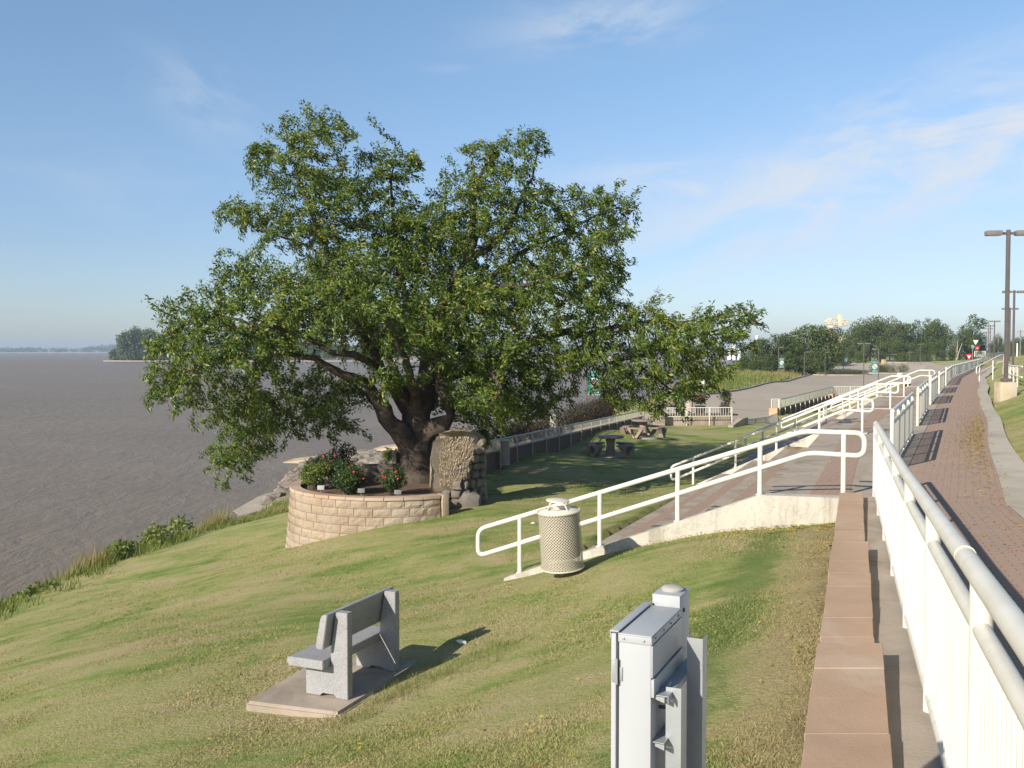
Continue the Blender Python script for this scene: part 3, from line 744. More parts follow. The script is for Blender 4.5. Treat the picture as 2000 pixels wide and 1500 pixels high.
def mesh_bin(label):
    b = thing('litter_bin', label, 'litter bin', (0,0,0), 'round mesh litter bins', local=True)
    m = MB(); lattice(m, .292, .286, .06, .84, 42, 40, .0075); obj('mesh_basket', m, M['cream'], b, False)
    for nm, z, r in (('bottom_ring',.06,.295),('rim',.845,.292)):
        m = MB(); m.tube([(r*math.cos(2*math.pi*k/32), r*math.sin(2*math.pi*k/32), z) for k in range(32)], .012, 8, True); obj(nm, m, M['cream'], b)
    m = MB(); m.lathe([(.0,.055),(.29,.055)], n=32); obj('floor_plate', m, M['cream'], b)
    m = MB(); m.lathe([(.255,.22),(.262,.80),(.258,.80),(.25,.225),(0,.23)], n=28); obj('liner', m, M['dark'], b)
    m = MB(); m.lathe([(.29,.842),(.27,.858),(.17,.885),(.165,.875),(.165,.84)], n=32); obj('lid_ring', m, M['lid'], b)
    m = MB(); m.lathe([(.0,.835),(.165,.838)], n=28); obj('opening_shade_disc', m, M['dark'], b)  # solid disc in the liner's dark colour, painted shade for the lid hole
    m = MB(); Mt = Matrix.Rotation(R(7), 3, 'Y')
    m.lathe([(0,-.018),(.155,-.02),(.165,-.01),(.16,.002),(.10,.014),(0,.02)], (0,0,1.0), 28, Mt); rf = obj('rain_cover', m, M['lid'], b)
    for a in (25,115,205,295):
        m = MB(); c, s_ = math.cos(R(a)), math.sin(R(a)); m.tube([(.2*c,.2*s_,.87),(.125*c,.125*s_,.992-.122*.125*c)], .008, 6); obj('cover_stay', m, M['lid'], b)
    m = MB(); m.tube([(0,0,-.12),(0,0,.06)], .035, 10); obj('foot_post', m, M['galv'], b)
    return b
b1 = mesh_bin('cream mesh litter bin leaning beside the low end of the nearest handrail')
bp = P(1100,1125,13.35); b1.location = (bp.x, bp.y, h1(bp.x,bp.y)+.07); b1.rotation_euler = (R(2),R(-4.5),R(10))
b1['label'] = 'cream mesh litter bin leaning beside the low end of the nearest handrail'
q = P(978,924,32); b2 = dup(b1, (q.x, q.y, h1(q.x,q.y)+.08), R(70), 'round mesh litter bin in the shade between the stone ruin and the grey fence')
# ---- granite bench on its slab
sl_ = thing('concrete_slab', 'rough concrete slab under the granite bench', 'slab', (-1.8,9.8,-3.4))
m = MB(); bm = bmesh.new()
pg = [(-2.60,9.34),(-1.62,8.98),(-.98,10.50),(-2.10,10.72)]
vs = [bm.verts.new((x,y,-3.56)) for x,y in pg]+[bm.verts.new((x,y,-3.39-(.02 if i in (0,) else 0))) for i,(x,y) in enumerate(pg)]
for f in ((3,2,1,0),(4,5,6,7),(0,1,5,4),(1,2,6,5),(2,3,7,6),(3,0,4,7)): bm.faces.new([vs[k] for k in f])
bmesh.ops.bevel(bm, geom=bm.edges[:], offset=.03, segments=3, affect='EDGES'); bm.verts.index_update()
m.add([v.co.copy() for v in bm.verts], [tuple(v.index for v in f.verts) for f in bm.faces]); bm.free()
obj('slab_top', m, M['conc'], sl_)
ba = math.atan2(.356,.82)               # heading of the bench's long axis
bn = thing('park_bench', 'speckled grey granite bench facing the river', 'bench', (-1.575,9.36,-3.39))
ax = Vector((math.sin(ba), math.cos(ba), 0)); fr = Vector((-math.cos(ba), math.sin(ba), 0)); bo_ = Vector((-1.575,9.36,-3.39))
def BP(x, y, z): return bo_+fr*x+ax*y+Vector((0,0,z))
def bev_extr(poly, off, b):
    mbx = MB(); mbx.extr(poly, off); bm = bmesh.new(); vs = [bm.verts.new(v) for v in mbx.v]
    for f in mbx.f: bm.faces.new([vs[i] for i in f])
    bmesh.ops.bevel(bm, geom=bm.edges[:], offset=b, segments=2, affect='EDGES'); bm.verts.index_update()
    o2 = MB(); o2.add([v.co.copy() for v in bm.verts], [tuple(v.index for v in f.verts) for f in bm.faces]); bm.free(); return o2
prof = [(0,0),(.13,0),(.155,.035),(.29,.035),(.32,0),(.485,0),(.485,.30),(.19,.30),(.185,.50),(.13,.845),(.0,.845)]
for y0 in (-.045, .865):
    obj('side_support', bev_extr([BP(x,y0,z) for x,z in prof], ax*.09, .004), M['granite'], bn, True, ang=20)
obj('seat', bev_extr([BP(x,-.17,z) for x,z in ((.20,.302),(.60,.302),(.62,.33),(.62,.375),(.60,.39),(.20,.39))], ax*1.25, .006), M['granite'], bn, True, ang=20)
obj('backrest', bev_extr([BP(x,-.17,z) for x,z in ((.198,.505),(.262,.495),(.285,.53),(.225,.81),(.195,.845),(.145,.84))], ax*1.25, .006), M['granite'], bn, True, ang=20)
# ---- utility meter cabinet
cb = thing('meter_cabinet', 'pale grey metal utility cabinet standing in the lawn in front', 'utility cabinet', (.26,2.4,-2.2))
ca = R(24); cA = Vector((math.sin(ca), math.cos(ca), 0)); cR = Vector((math.cos(ca), -math.sin(ca), 0)); cO = Vector((.508,4.90,0)); ZT = -1.44
CK = .48    # the strut posts are 41 mm channel, so the cabinet stands about 2.4 m away
def CB(r, a, z): return (cO+cR*r+cA*a+Vector((0,0,z)))*CK
cM = Matrix((cR, cA, Vector((0,0,1)))).transposed()
def cbox(mbx, r0, r1, a0, a1, z0, z1, b=.004): mbx.bbox(CB((r0+r1)/2,(a0+a1)/2,(z0+z1)/2), ((r1-r0)*CK,(a1-a0)*CK,(z1-z0)*CK), b=b*CK, M=cM)
m = MB(); cbox(m, .038,.205,0,.58,-4.1,ZT); obj('cabinet_body', m, M['cabinet'], cb, ang=25)
m = MB(); cbox(m, .034,.209,-.006,.585,ZT+.002,ZT+.010,.002); cbox(m, .036,.208,-.007,.0,ZT-.035,ZT+.002,.002); cbox(m, .206,.211,-.004,.585,ZT-.035,ZT+.002,.002); obj('top_cover', m, M['cabinet'], cb, ang=25)
dr = MB(); cbox(dr, 0,.026,-.012,.60,-4.05,ZT+.006); cbox(dr, -.006,.040,-.014,.605,ZT+.014,ZT+.022,.002); cbox(dr, -.006,-.001,-.014,.605,ZT-.02,ZT+.014,.002); d_o = obj('door', dr, M['cabinet'], cb, ang=25)
m = MB(); cbox(m, .006,.03,-.022,-.012,ZT-.24,ZT-.13,.002); m.tube([CB(.032,-.02,ZT-.25),CB(.032,-.02,ZT-.12)], .0035, 8)
cbox(m, .042,.058,-.006,-.0005,ZT-.235,ZT-.165,.001); obj('hinge', m, M['galv'], d_o)
for r_ in (.065,.17):
    m = MB(); m.lathe([(.003,0),(.003,.002),(.0015,.003)], CB(r_,-.008,ZT-.015), 8, cM@Matrix.Rotation(R(90),3,'X')); obj('rivet', m, M['galv'], cb)
for a_ in (.06,.22,.36,.52):
    m = MB(); m.lathe([(.003,0),(.003,.002),(.0015,.003)], CB(.212,a_,ZT-.015), 8, cM@Matrix.Rotation(R(90),3,'Y')); obj('rivet', m, M['galv'], cb)
m = MB(); cbox(m, .206,.222,.0,.60,ZT-.30,ZT-.21,.003); cbox(m, .206,.214,.0,.60,ZT-.20,ZT-.04,.002); obj('rear_flange', m, M['cabinet'], cb)
mbx_ = MB(); cbox(mbx_, .035,.195,.62,.84,-2.6,ZT+.065,.006); mt = obj('meter_box', mbx_, M['cabinet'], cb, ang=25)
m = MB(); cbox(m, .033,.197,.612,.622,ZT-.10,ZT+.0,.002); obj('box_flap', m, M['cabinet'], mt)
m = MB(); m.lathe([(.030,0),(.031,.006),(.026,.0105),(.0145,.0125),(0,.013)], CB(.12,.745,ZT+.066), 24); obj('hub_cap', m, plain('dull_hub', (.42,.40,.36), (.34,.32,.29), 20, .7), mt)
m = MB(); m.lathe([(.006,0),(.006,.003),(0,.0035)], CB(.196,.70,ZT-.03), 10, cM@Matrix.Rotation(R(90),3,'Y')); obj('seal', m, M['dark'], mt)
for z in (ZT-.29, ZT-.53):
    m = MB()
    if z > ZT-.4: cbox(m, .222,.29,.02,.86,z-.004,z,.001); cbox(m, .286,.29,.02,.86,z-.035,z-.0045,.001)
    else: cbox(m, .206,.27,.02,.30,z-.004,z,.001)
    m.extr([CB(.223,.018,z-.006),CB(.27,.018,z-.006),CB(.27,.018,z-.035),CB(.223,.018,z-.02)], cA*.0015)
    obj('strut', m, M['galv'], cb, False)
for (a0, r0, r1, zt) in ((.10,.255,.335,ZT-.27),(.42,.285,.37,ZT-.10)):
    m = MB(); w = .004
    for box_ in ((r0,r1,a0,a0+w),(r0,r0+w,a0+w,a0+.10),(r1-w,r1,a0+w,a0+.10)): cbox(m, *box_, -4.85, zt, .001)
    obj('post', m, M['galv'], cb, False)
for a_, z in ((.16,ZT-.40),(.46,ZT-.33)): m = MB(); m.tube([CB(.207,a_,z),CB(.31,a_+.02,z)], .0045, 8); obj('conduit', m, M['dark'], cb)
# ---- planter of split-faced blocks
pz = -3.45
plt = thing('block_planter', 'round tan split-block planter holding the rose bushes', 'planter', (PLC[0],PLC[1],-4.6))
m = MB(); hh = .197
def pa(t): return (PLC[0]+math.cos(t)*PLR, PLC[1]+math.sin(t)*PLR)
A_0, A_1 = R(150), R(303)
for c in range(10):
    r_ = PLR+.018*c; z1 = pz-.075-hh*c; z0 = z1-hh+.006
    n = int(r_*(A_1-A_0)/.43); off = (c%2)*.5+random.uniform(-.12,.12)
    i = -1
    tcur = A_0-off*.43/r_
    while tcur < A_1:
        tw = random.choice((.40,.43,.46,.43))/r_; ta = max(tcur, A_0)+.002; tb_ = min(tcur+tw, A_1)-.002; tcur += tw
        if tb_-ta < .02: continue
        nn = 5; jo = random.uniform(-.006,.006); vs = []
        for z in (z0, (z0*.67+z1*.33), (z0*.33+z1*.67), z1):
            for k in range(nn):
                t = ta+(tb_-ta)*k/(nn-1); edge_ = (k in (0,nn-1)) or z in (z0,z1)
                rr = r_+jo+(0 if edge_ else .016+random.uniform(-.008,.010))
                vs.append((PLC[0]+math.cos(t)*rr, PLC[1]+math.sin(t)*rr, z))
        fs = [(r2*nn+k, r2*nn+k+1, (r2+1)*nn+k+1, (r2+1)*nn+k) for r2 in range(3) for k in range(nn-1)]
        b_ = len(vs)
        for z in (z0, z1):
            for t in (ta, tb_): vs.append((PLC[0]+math.cos(t)*(r_-.22), PLC[1]+math.sin(t)*(r_-.22), z))
        fs += [(3*nn, *range(3*nn+1, 4*nn), b_+3, b_+2), (0, 3*nn-3*nn+nn, 2*nn, 3*nn, b_+2, b_), (nn-1, b_+1, b_+3, 4*nn-1, 3*nn-1, 2*nn-1)]
        m.add(vs, fs)
obj('block_wall', m, M['block'], plt, False)
m = MB(); n = 24; vs = []
t = A_0
while t < A_1-.01:
    t2 = min(t+.46/PLR, A_1); k5 = 6
    inner = [(PLC[0]+math.cos(t+(t2-t)*k/k5)*(PLR-.24), PLC[1]+math.sin(t+(t2-t)*k/k5)*(PLR-.24)) for k in range(k5+1)]
    outer = [(PLC[0]+math.cos(t+.003+(t2-t-.006)*k/k5)*(PLR+.035+random.uniform(-.006,.006)), PLC[1]+math.sin(t+.003+(t2-t-.006)*k/k5)*(PLR+.035)) for k in range(k5+1)]
    m.prism(outer+inner[::-1], pz-.073, pz+random.uniform(-.002,.002)); t = t2
obj('cap', m, M['cap'], plt, False)
m = MB(); ringp = [(PLC[0]+math.cos(2*math.pi*k/40)*(PLR-.2), PLC[1]+math.sin(2*math.pi*k/40)*(PLR-.2)) for k in range(40)]
ringp = [(PLC[0]+math.cos(A_0+(A_1-A_0)*k/24)*(PLR-.2), PLC[1]+math.sin(A_0+(A_1-A_0)*k/24)*(PLR-.2)) for k in range(25)]+[(-1.72,24.6),(-1.6,26.2),(-1.9,27.6),(-4.4,27.6)]
m.prism(ringp, -4.8, pz-.10); obj('soil', m, M['soil'], plt, False)
# end pier of the planter next to the ruin
m = MB(); e = pa(A_1); m.bbox((e[0]+.06,e[1]+.12,pz-.36), (.16,.34,.74), .5, .015); obj('end_pier', m, M['block'], plt)
# low walls behind the planter, round the foot of the tree
lw = thing('low_wall', 'low dark concrete wall behind the rose bushes at the foot of the tree', 'wall', (-3,27,-3.8))
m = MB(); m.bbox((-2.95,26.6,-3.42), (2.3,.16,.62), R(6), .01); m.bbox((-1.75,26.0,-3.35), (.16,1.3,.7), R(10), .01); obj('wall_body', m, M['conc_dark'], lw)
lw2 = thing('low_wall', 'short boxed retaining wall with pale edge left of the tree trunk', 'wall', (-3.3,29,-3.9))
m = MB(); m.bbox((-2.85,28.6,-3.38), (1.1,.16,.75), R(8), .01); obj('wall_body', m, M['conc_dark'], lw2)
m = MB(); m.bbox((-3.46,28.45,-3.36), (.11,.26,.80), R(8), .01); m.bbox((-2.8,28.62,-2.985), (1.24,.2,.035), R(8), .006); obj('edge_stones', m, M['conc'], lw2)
# ---- stone ruin
ru = thing('stone_ruin', 'broken lump of old stone masonry with a slumped mortar face beside the planter', 'stone ruin', (-1.4,24.6,-4))
bm = bmesh.new(); sil = [(840,985),(843,930),(838,905),(845,865),(858,845),(885,840),(915,843),(931,856),(933,885),(936,930),(940,985)]
Yr = 24.3; pf = [P(u,v,Yr+max(0,u-900)*.019) for u,v in sil]
front = [bm.verts.new(p) for p in pf]; back = [bm.verts.new(p+Vector((.15,.85,0))+Vector((0,0,-.05 if p.z > -2.5 else 0))) for p in pf]
bm.faces.new(front); bm.faces.new(back[::-1])
for i in range(len(pf)): bm.faces.new((front[i], back[i], back[(i+1)%len(pf)], front[(i+1)%len(pf)]))
bmesh.ops.triangulate(bm, faces=bm.faces[:]); bmesh.ops.subdivide_edges(bm, edges=bm.edges[:], cuts=3, use_grid_fill=True)
bmesh.ops.recalc_face_normals(bm, faces=bm.faces)
from mathutils import noise as mnoise
for v in bm.verts:
    n_ = mnoise.noise_vector(v.co*3.1)*.05+mnoise.noise_vector(v.co*9)*.025; v.co += n_
bm.verts.index_update(); m = MB(); m.add([v.co.copy() for v in bm.verts], [tuple(v.index for v in f.verts) for f in bm.faces]); bm.free()
M['mortar'] = plain('old_mortar', (.42,.335,.23), (.28,.215,.14), 6, 1, .9, 24, dirt=(.26,.235,.20))
obj('core', m, M['mortar'], ru)
# ragged mortar scales on the slumped face
m = MB()
for k in range(1500):
    u = random.uniform(858,925); v = random.uniform(850,950)
    nz_ = mnoise.noise(Vector((u*.05,v*.05,0)))*16
    if u < 862+nz_-(v-850)*.06 or u > 938-(v-850)*.40+nz_ or v < 853+nz_*.4: continue
    c = P(u, v, Yr-.045-random.uniform(0,.03)); d = Vector((random.uniform(-.3,.3), random.uniform(-.5,.1), -1)).normalized(); s_ = Vector((1, random.uniform(-.4,.4), random.uniform(-.3,.3))).normalized()
    w_, l_ = random.uniform(.006,.016), random.uniform(.04,.10)
    m.add([c-s_*w_, c+s_*w_, c+d*l_+s_*w_*.5, c+d*l_-s_*w_*.5, c+Vector((0,-.028,-.015))+d*l_*.5], [(0,1,4),(1,2,4),(2,3,4),(3,0,4)])
obj('mortar_scales', m, M['mortar'], ru, False)
M['fieldstone'] = plain('field_stone', (.20,.18,.155), (.10,.088,.075), 3, .95, .6, 14, dirt=(.24,.17,.11))
def stone(mbx, c, s, M3=None, seed=0, sub=2):
    bm = bmesh.new(); bmesh.ops.create_icosphere(bm, subdivisions=sub, radius=1)
    for v in bm.verts:
        k = max(abs(v.co.x), abs(v.co.y), abs(v.co.z)); v.co = v.co.lerp(v.co/k, .78)
        v.co += mnoise.noise_vector(v.co*1.4+Vector((seed,seed*.7,0)))*.22
        v.co = Vector((v.co.x*s[0], v.co.y*s[1], v.co.z*s[2]))
        if M3: v.co = M3@v.co
    bm.verts.index_update(); mbx.add([v.co+Vector(c) for v in bm.verts], [tuple(v.index for v in f.verts) for f in bm.faces]); bm.free()
m = MB(); z = -3.95; row = 0
while z < -2.35:
    hgt = random.uniform(.16,.24); 
    lo = -1.66+.75*max(0,(z+3.8))/1.35; x = max(lo, -1.66) + (row%2)*.05
    if z < -3.6: x = -1.75
    while x < -.84:
        w = random.uniform(.14,.24) if x > -1.35 else random.uniform(.2,.36); w = min(w, -.78-x+.05)
        if w > .08: stone(m, (x+w/2, Yr-.02+max(0,x+w/2+1.28)*1.42+random.uniform(-.03,.03), z+hgt/2), (w/2*1.05,.12,hgt/2*1.02), Matrix.Rotation(R(54),3,'Z') if x+w/2 > -1.28 else None, seed=random.random()*50)
        x += w
    yy = Yr+.55
    while yy < Yr+.95:
        w = random.uniform(.2,.34); stone(m, (-.78, yy+w/2, z+hgt/2), (.10,w/2*1.02,hgt/2*1.02), seed=random.random()*50); yy += w
    z += hgt; row += 1
stone(m, (-1.08,Yr+.12,-3.82), (.3,.22,.25), seed=3); stone(m, (-1.55,Yr-.1,-3.9), (.2,.16,.16), seed=9)
obj('stonework', m, M['fieldstone'], ru)
M['tagw'] = plain('label_white', (.36,.36,.35), (.3,.3,.29), 20, .6); M['tagg'] = plain('label_grey', (.17,.17,.165), (.13,.13,.125), 20, .6)
# ---- name plates among the roses
for i, (u,v,Y,lb,mt_) in enumerate(((625,955,24.0,'small white plant label under the left rose bushes','tagw'),(704,961,23.5,'small grey plant label between the middle rose bushes','tagg'),(776,964,23.5,'small grey plant label under the right rose bush','tagg'))):
    p = P(u,v,Y); t_ = thing('plant_label', lb, 'plant label', (p.x,p.y,-3.55), 'plant labels in the planter')
    m = MB(); m.bbox((p.x,p.y,p.z+.02), (.17,.008,.11), 0, .003, Matrix.Rotation(R(-15),3,'X')); obj('plate', m, M[mt_], t_)
    m = MB(); m.tube([(p.x,p.y+.012,-3.6),(p.x,p.y+.012,p.z)], .008, 6); obj('stake', m, M['galv'], t_)
# ---- picnic tables
M['tabletop'] = plain('exposed_aggregate', (.27,.195,.165), (.21,.15,.13), 14, .8, .3, 60)
M['legconc'] = plain('smooth_leg_concrete', (.31,.245,.19), (.26,.205,.16), 4, .9, .2, 30)
pt = thing('picnic_table', 'round concrete picnic table with V-legged seats, nearer one', 'picnic table', (0,0,0), 'round concrete picnic tables', local=True)
m = MB(); m.lathe([(0,.70),(.50,.70),(.53,.72),(.53,.765),(.515,.78),(0,.78)], n=36); obj('table_top', m, M['tabletop'], pt)
m = MB(); m.lathe([(.26,0),(.2,.08),(.16,.4),(.2,.70)], n=18); obj('pedestal', m, M['legconc'], pt)
for a in (40,130,220,310):
    c, s_ = math.cos(R(a)), math.sin(R(a)); e = Vector((c,s_,0)); f = Vector((-s_,c,0))
    arc = []
    for rr, ks in ((.66,range(-5,6)),(.98,range(5,-6,-1))):
        for k in ks: t_ = R(a+k*5.2); arc.append((rr*math.cos(t_), rr*math.sin(t_)))
    m = MB(); m.prism(arc, .40, .465); st_o = obj('seat', m, M['tabletop'], pt, False)
    m = MB()
    for sg in (-1,1):
        q0 = e*.80+f*sg*.03; q1 = e*.80+f*sg*.30
        m.extr([q0-f*.07, q0+f*.07, q1+f*.08*sg+Vector((0,0,.40)), q1-f*.08*sg+Vector((0,0,.40))], e*.22)
    obj('seat_leg', m, M['legconc'], st_o, False)
m = MB(); m.lathe([(.80,-.1),(.80,.012),(0,.02)], n=40); obj('base_pad', m, M['conc_grey'], pt)
q = P(1193,886,38.6); pt.location = (q.x,q.y,h1(q.x,q.y)+.015)
q = P(1257,864,44.5); dup(pt, (q.x,q.y,h1(q.x,q.y)+.015), R(20), 'round concrete picnic table with V-legged seats, farther one')
# ---- grey fence and wall along the river side of the picnic lawn
fa, fb = (-.95,30.0), (7.5,55.2); nrm = Vector((fb[1]-fa[1], -(fb[0]-fa[0]))).normalized()
fp = [(fa[0]+(fb[0]-fa[0])*k/6, fa[1]+(fb[1]-fa[1])*k/6) for k in range(7)]
fz = [(-3.93-.0212*(y-30)) for x,y in fp]
M['greywhite'] = plain('weathered_fence_paint', (.55,.53,.45), (.47,.45,.38), 5, .5)
FG = 'fences round the picnic lawn'
Lp = math.dist(fa, fb); M['greywhite'] = plain('weathered_grey_paint', (.40,.395,.34), (.33,.325,.28), 5, .5)
railing('picket_fence', 'long pale picket fence on tall posts along the river side of the picnic lawn', 'fence', [(x,y,z) for (x,y),z in zip(fp,fz)], [Lp*i/15 for i in range(16)], 1.09, FG, .028, .0, .73, .135, .0085, 'greywhite', .022, base=0, pn=4, mid=False)
w_ = thing('retaining_wall', 'dark brown block wall behind the picnic lawn fence', 'retaining wall', (2,40,-4.2))
m = MB(); ribbon(m, [(x-nrm.x*.22,y-nrm.y*.22) for x,y in fp], .25, .0, lambda p: -3.93-.0212*(p.y-30)+.66, -1.6); 
M['brownwall'] = plain('brown_block', (.17,.115,.08), (.12,.08,.058), 5, .95, .4, 14)
obj('wall_body', m, M['brownwall'], w_, False)
m = MB(); ribbon(m, [(x-nrm.x*.22,y-nrm.y*.22) for x,y in fp], .33, .07, lambda p: -3.93-.0212*(p.y-30)+.662, 0); obj('cap', m, M['cap'], w_, False)
# boulder-like grey bollard behind the fence
q = P(1095,828,42); bl = thing('bollard', 'round-topped grey concrete bollard behind the picnic fence among the red flowers', 'bollard', (q.x-.6,q.y,-3.9))
m = MB(); m.lathe([(.17,-.3),(.17,1.05),(.15,1.15),(.09,1.22),(0,1.25)], (q.x-.3,q.y,-4.0), 20); obj('bollard_body', m, M['conc_grey'], bl)
# ---- short fence, pillar and low wall at the far end of the picnic lawn
railing('picket_fence', 'short pale picket fence at the far end of the picnic lawn', 'fence', [(8.9,57.0,-4.42),(13.05,57.6,-4.42)], [0,1.4,2.8,4.19], 1.06, FG, .028, .0, .52, .16, .012, 'white2', .022, pn=5, mid=False)
pr_ = thing('concrete_pillar', 'square concrete pillar at the corner where the two picnic fences meet', 'pillar', (8.72,57,-4.5)); m = MB(); m.bbox((8.62,57.0,-4.05), (.62,.5,1.0), .1, .02); obj('pillar_body', m, M['conc'], pr_)
w2 = thing('retaining_wall', 'low pale concrete wall with a dark ledge behind the short fence', 'retaining wall', (10.8,57.6,-4.5))
m = MB(); m.bbox((10.9,57.75,-4.22), (4.3,.25,.62), R(8), .01); obj('wall_body', m, M['conc'], w2)
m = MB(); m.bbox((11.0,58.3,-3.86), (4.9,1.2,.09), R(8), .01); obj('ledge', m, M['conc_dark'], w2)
w3 = thing('low_wall', 'small sloping concrete side wall in the lawn corner by the gap', 'wall', (12.6,57,-4.5))
m = MB(); m.extr([(12.5,56.2,-4.9),(13.9,58.4,-4.9),(13.9,58.4,-4.02),(13.4,57.6,-4.05),(12.5,56.2,-4.35)], (.28,-.1,0)); obj('wall_body', m, M['conc'], w3, False)
railing('picket_fence', 'low fence panel in the gap between the short fence and the orange pillar', 'fence', [(14.4,60.2,-5.15),(16.4,62.6,-5.15),(17.3,63.4,-4.95)], [.05,1.5,3.0], .86, FG, .026, .0, .08, .12, .018, 'greywhite', .02, pn=5, mid=False)
pm = thing('striped_pole', 'thin white pole with dark bands behind the fence corner', 'pole', (8.9,59,-4)); m = MB(); m.tube([(9.1,59.8,-4.4),(9.1,59.8,-2.2)], .045, 10); obj('pole_shaft', m, M['signwhite'], pm)
m = MB(); [m.tube([(9.1,59.8,z),(9.1,59.8,z+.05)], .0465, 10) for z in np.arange(-3.9,-2.3,.17)]; obj('bands', m, M['dark'], pm)
# pots and bins behind the short fence
def pot(p, lb):
    t_ = thing('flower_pot', lb, 'flower pot', p, 'black planters behind the short fence')
    m = MB(); m.lathe([(.26,0),(.34,.5),(.36,.52),(.34,.54),(.30,.5),(0,.48)], p, 20); obj('tub', m, M['blackpot'], t_); return t_
BUSH_POTS = []
for u, lb in ((1368,'black flower tub with dark red blooms behind the short fence'),(1416,'black flower tub with tall dark leaves behind the end of the short fence')):
    q = P(u,808,61.5); BUSH_POTS.append((pot((q.x,q.y,-4.05), lb), q))
q = P(1329,808,61.5); t_ = thing('litter_bin', 'black drum litter bin behind the short fence', 'litter bin', (q.x,q.y,-4.05)); m = MB(); m.lathe([(.26,0),(.28,.62),(.30,.64),(.28,.7),(.2,.74),(0,.75)], (q.x,q.y,-4.05), 20); obj('drum', m, M['blackpot'], t_)
q = P(1347,808,64.5); t_ = thing('bollard', 'stubby tan concrete bollard beside the black drum bin', 'bollard', (q.x,q.y,-4.3)); m = MB(); m.lathe([(.24,-.2),(.24,.88),(.2,.92),(0,.93)], (q.x,q.y,-4.3), 20); obj('bollard_body', m, M['conc'], t_)
# ---- fence on the brown wall beside the car park
ra, rb = (19.3,70.0), (30.0,91.0); n12 = 12
d = Vector((rb[0]-ra[0], rb[1]-ra[1])); Ld = d.length; dn = d.normalized(); nn = Vector((-dn.y, dn.x))
railing('picket_fence', 'pale picket fence on long posts over the dark wall beside the car park', 'fence', [(ra[0],ra[1],-5.0),(rb[0],rb[1],-4.85)], [Ld*i/n12 for i in range(n12+1)], 1.5, FG, .032, .0, .83, .11, .022, 'white2', .026, base=-.2, pn=4, mid=False)
w4 = thing('retaining_wall', 'dark brown wall under the fence beside the car park', 'retaining wall', (24,80,-5)); m = MB()
ribbon(m, [(ra[0]+nn.x*.25,ra[1]+nn.y*.25),(rb[0]+nn.x*.25,rb[1]+nn.y*.25)], .3, .0, lambda p: -4.2, -1.6); obj('wall_body', m, M['brownwall'], w4, False)
M['tan'] = plain('tan_block', (.55,.37,.21), (.44,.29,.16), 3, .95, .3, 14, dirt=(.36,.23,.13))
p4 = thing('block_pillar', 'tan block pillar at the near end of the dark wall', 'pillar', (18.6,69.5,-5)); m = MB(); m.bbox((18.85,69.9,-4.75), (.55,.6,1.2), math.atan2(dn.y,dn.x), .02); obj('pillar_body', m, M['tan'], p4)
p5 = thing('block_pillar', 'tan block pillar at the far end of the dark wall', 'pillar', (30.1,91.2,-5)); m = MB(); m.bbox((29.9,91.5,-4.6), (1.0,.8,1.0), math.atan2(dn.y,dn.x), .02); obj('pillar_body', m, M['tan'], p5)
railing('picket_fence', 'narrow white fence panel on top of the near tan pillar', 'fence', [(18.65,69.8,-4.25),(19.22,69.95,-4.25)], [0,.55], .76, FG, .03, .0, .06, .1, .012, 'white2', .026, pn=4, mid=False)
railing('picket_fence', 'white picket fence crossing behind the handrails toward the steps', 'fence', [(30.05,91.1,-4.35),(35.6,91.8,-4.35)], [0,1.8,3.7,5.55], .98, FG, .034, .0, .1, .16, .016, 'white', .028, pn=4, mid=False)
# ---- lamp posts on the levee top
def lamp(label, h=5.9):
    t_ = thing('street_lamp', label, 'street lamp', (0,0,0), 'brown twin-headed lamps along the levee walk', local=True)
    m = MB(); m.bbox((0,0,h/2), (.13,.13,h), 0, .012); m.bbox((0,0,.06), (.30,.30,.12), 0, .02); obj('pole', m, M['bronze'], t_)
    for s_ in (-1,1):
        m = MB(); m.bbox((s_*.17,0,h-.14), (.24,.07,.10), 0, .008); arm = obj('arm', m, M['bronze'], t_)
        m = MB(); m.bbox((s_*.56,0,h-.13), (.58,.34,.19), 0, .03); hd = obj('lamp_head', m, M['lamphead'], arm)
        m = MB(); m.box((s_*.56,0,h-.228), (.44,.26,.008)); 
        hd2 = obj('lens', m, M['signwhite'], arm)
    return t_
ll = ['tall brown twin-headed street lamp on the pale concrete block, nearest on the right', 'second brown twin-headed street lamp, just right of the nearest pole', 'third brown twin-headed street lamp, half hidden behind the nearest pole',
      'fourth brown twin-headed street lamp, above the end of the brick walk', 'fifth brown twin-headed street lamp along the levee', 'sixth brown twin-headed street lamp along the levee', 'farthest thin twin-headed street lamp along the levee, next to the tall tree']
L1 = lamp(ll[0]); L1.location = P(1965,745,38); L1.rotation_euler[2] = R(-4)
for (u, v, Y), lb in zip(((1978.5,567,75),(1971,601,107),(1941,626,150),(1933,635,178),(1929.5,641,207),(1925.5,648,247)), ll[1:]):
    q = P(u, v, Y); dup(L1, (q.x, q.y, q.z-5.9), R(-4), lb)
pd = thing('concrete_footing', 'stained pale concrete block under the nearest street lamp', 'footing', (19.3,38,-1.6)); q = P(1964.5,746,38)
m = MB(); m.bbox((q.x,q.y,q.z-.45), (.64,.64,.9), R(-4), .05); obj('footing_block', m, plain('stained_concrete', (.50,.44,.34), (.42,.37,.28), 1.5, .9, .2, 30, dirt=(.42,.30,.16)), pd)
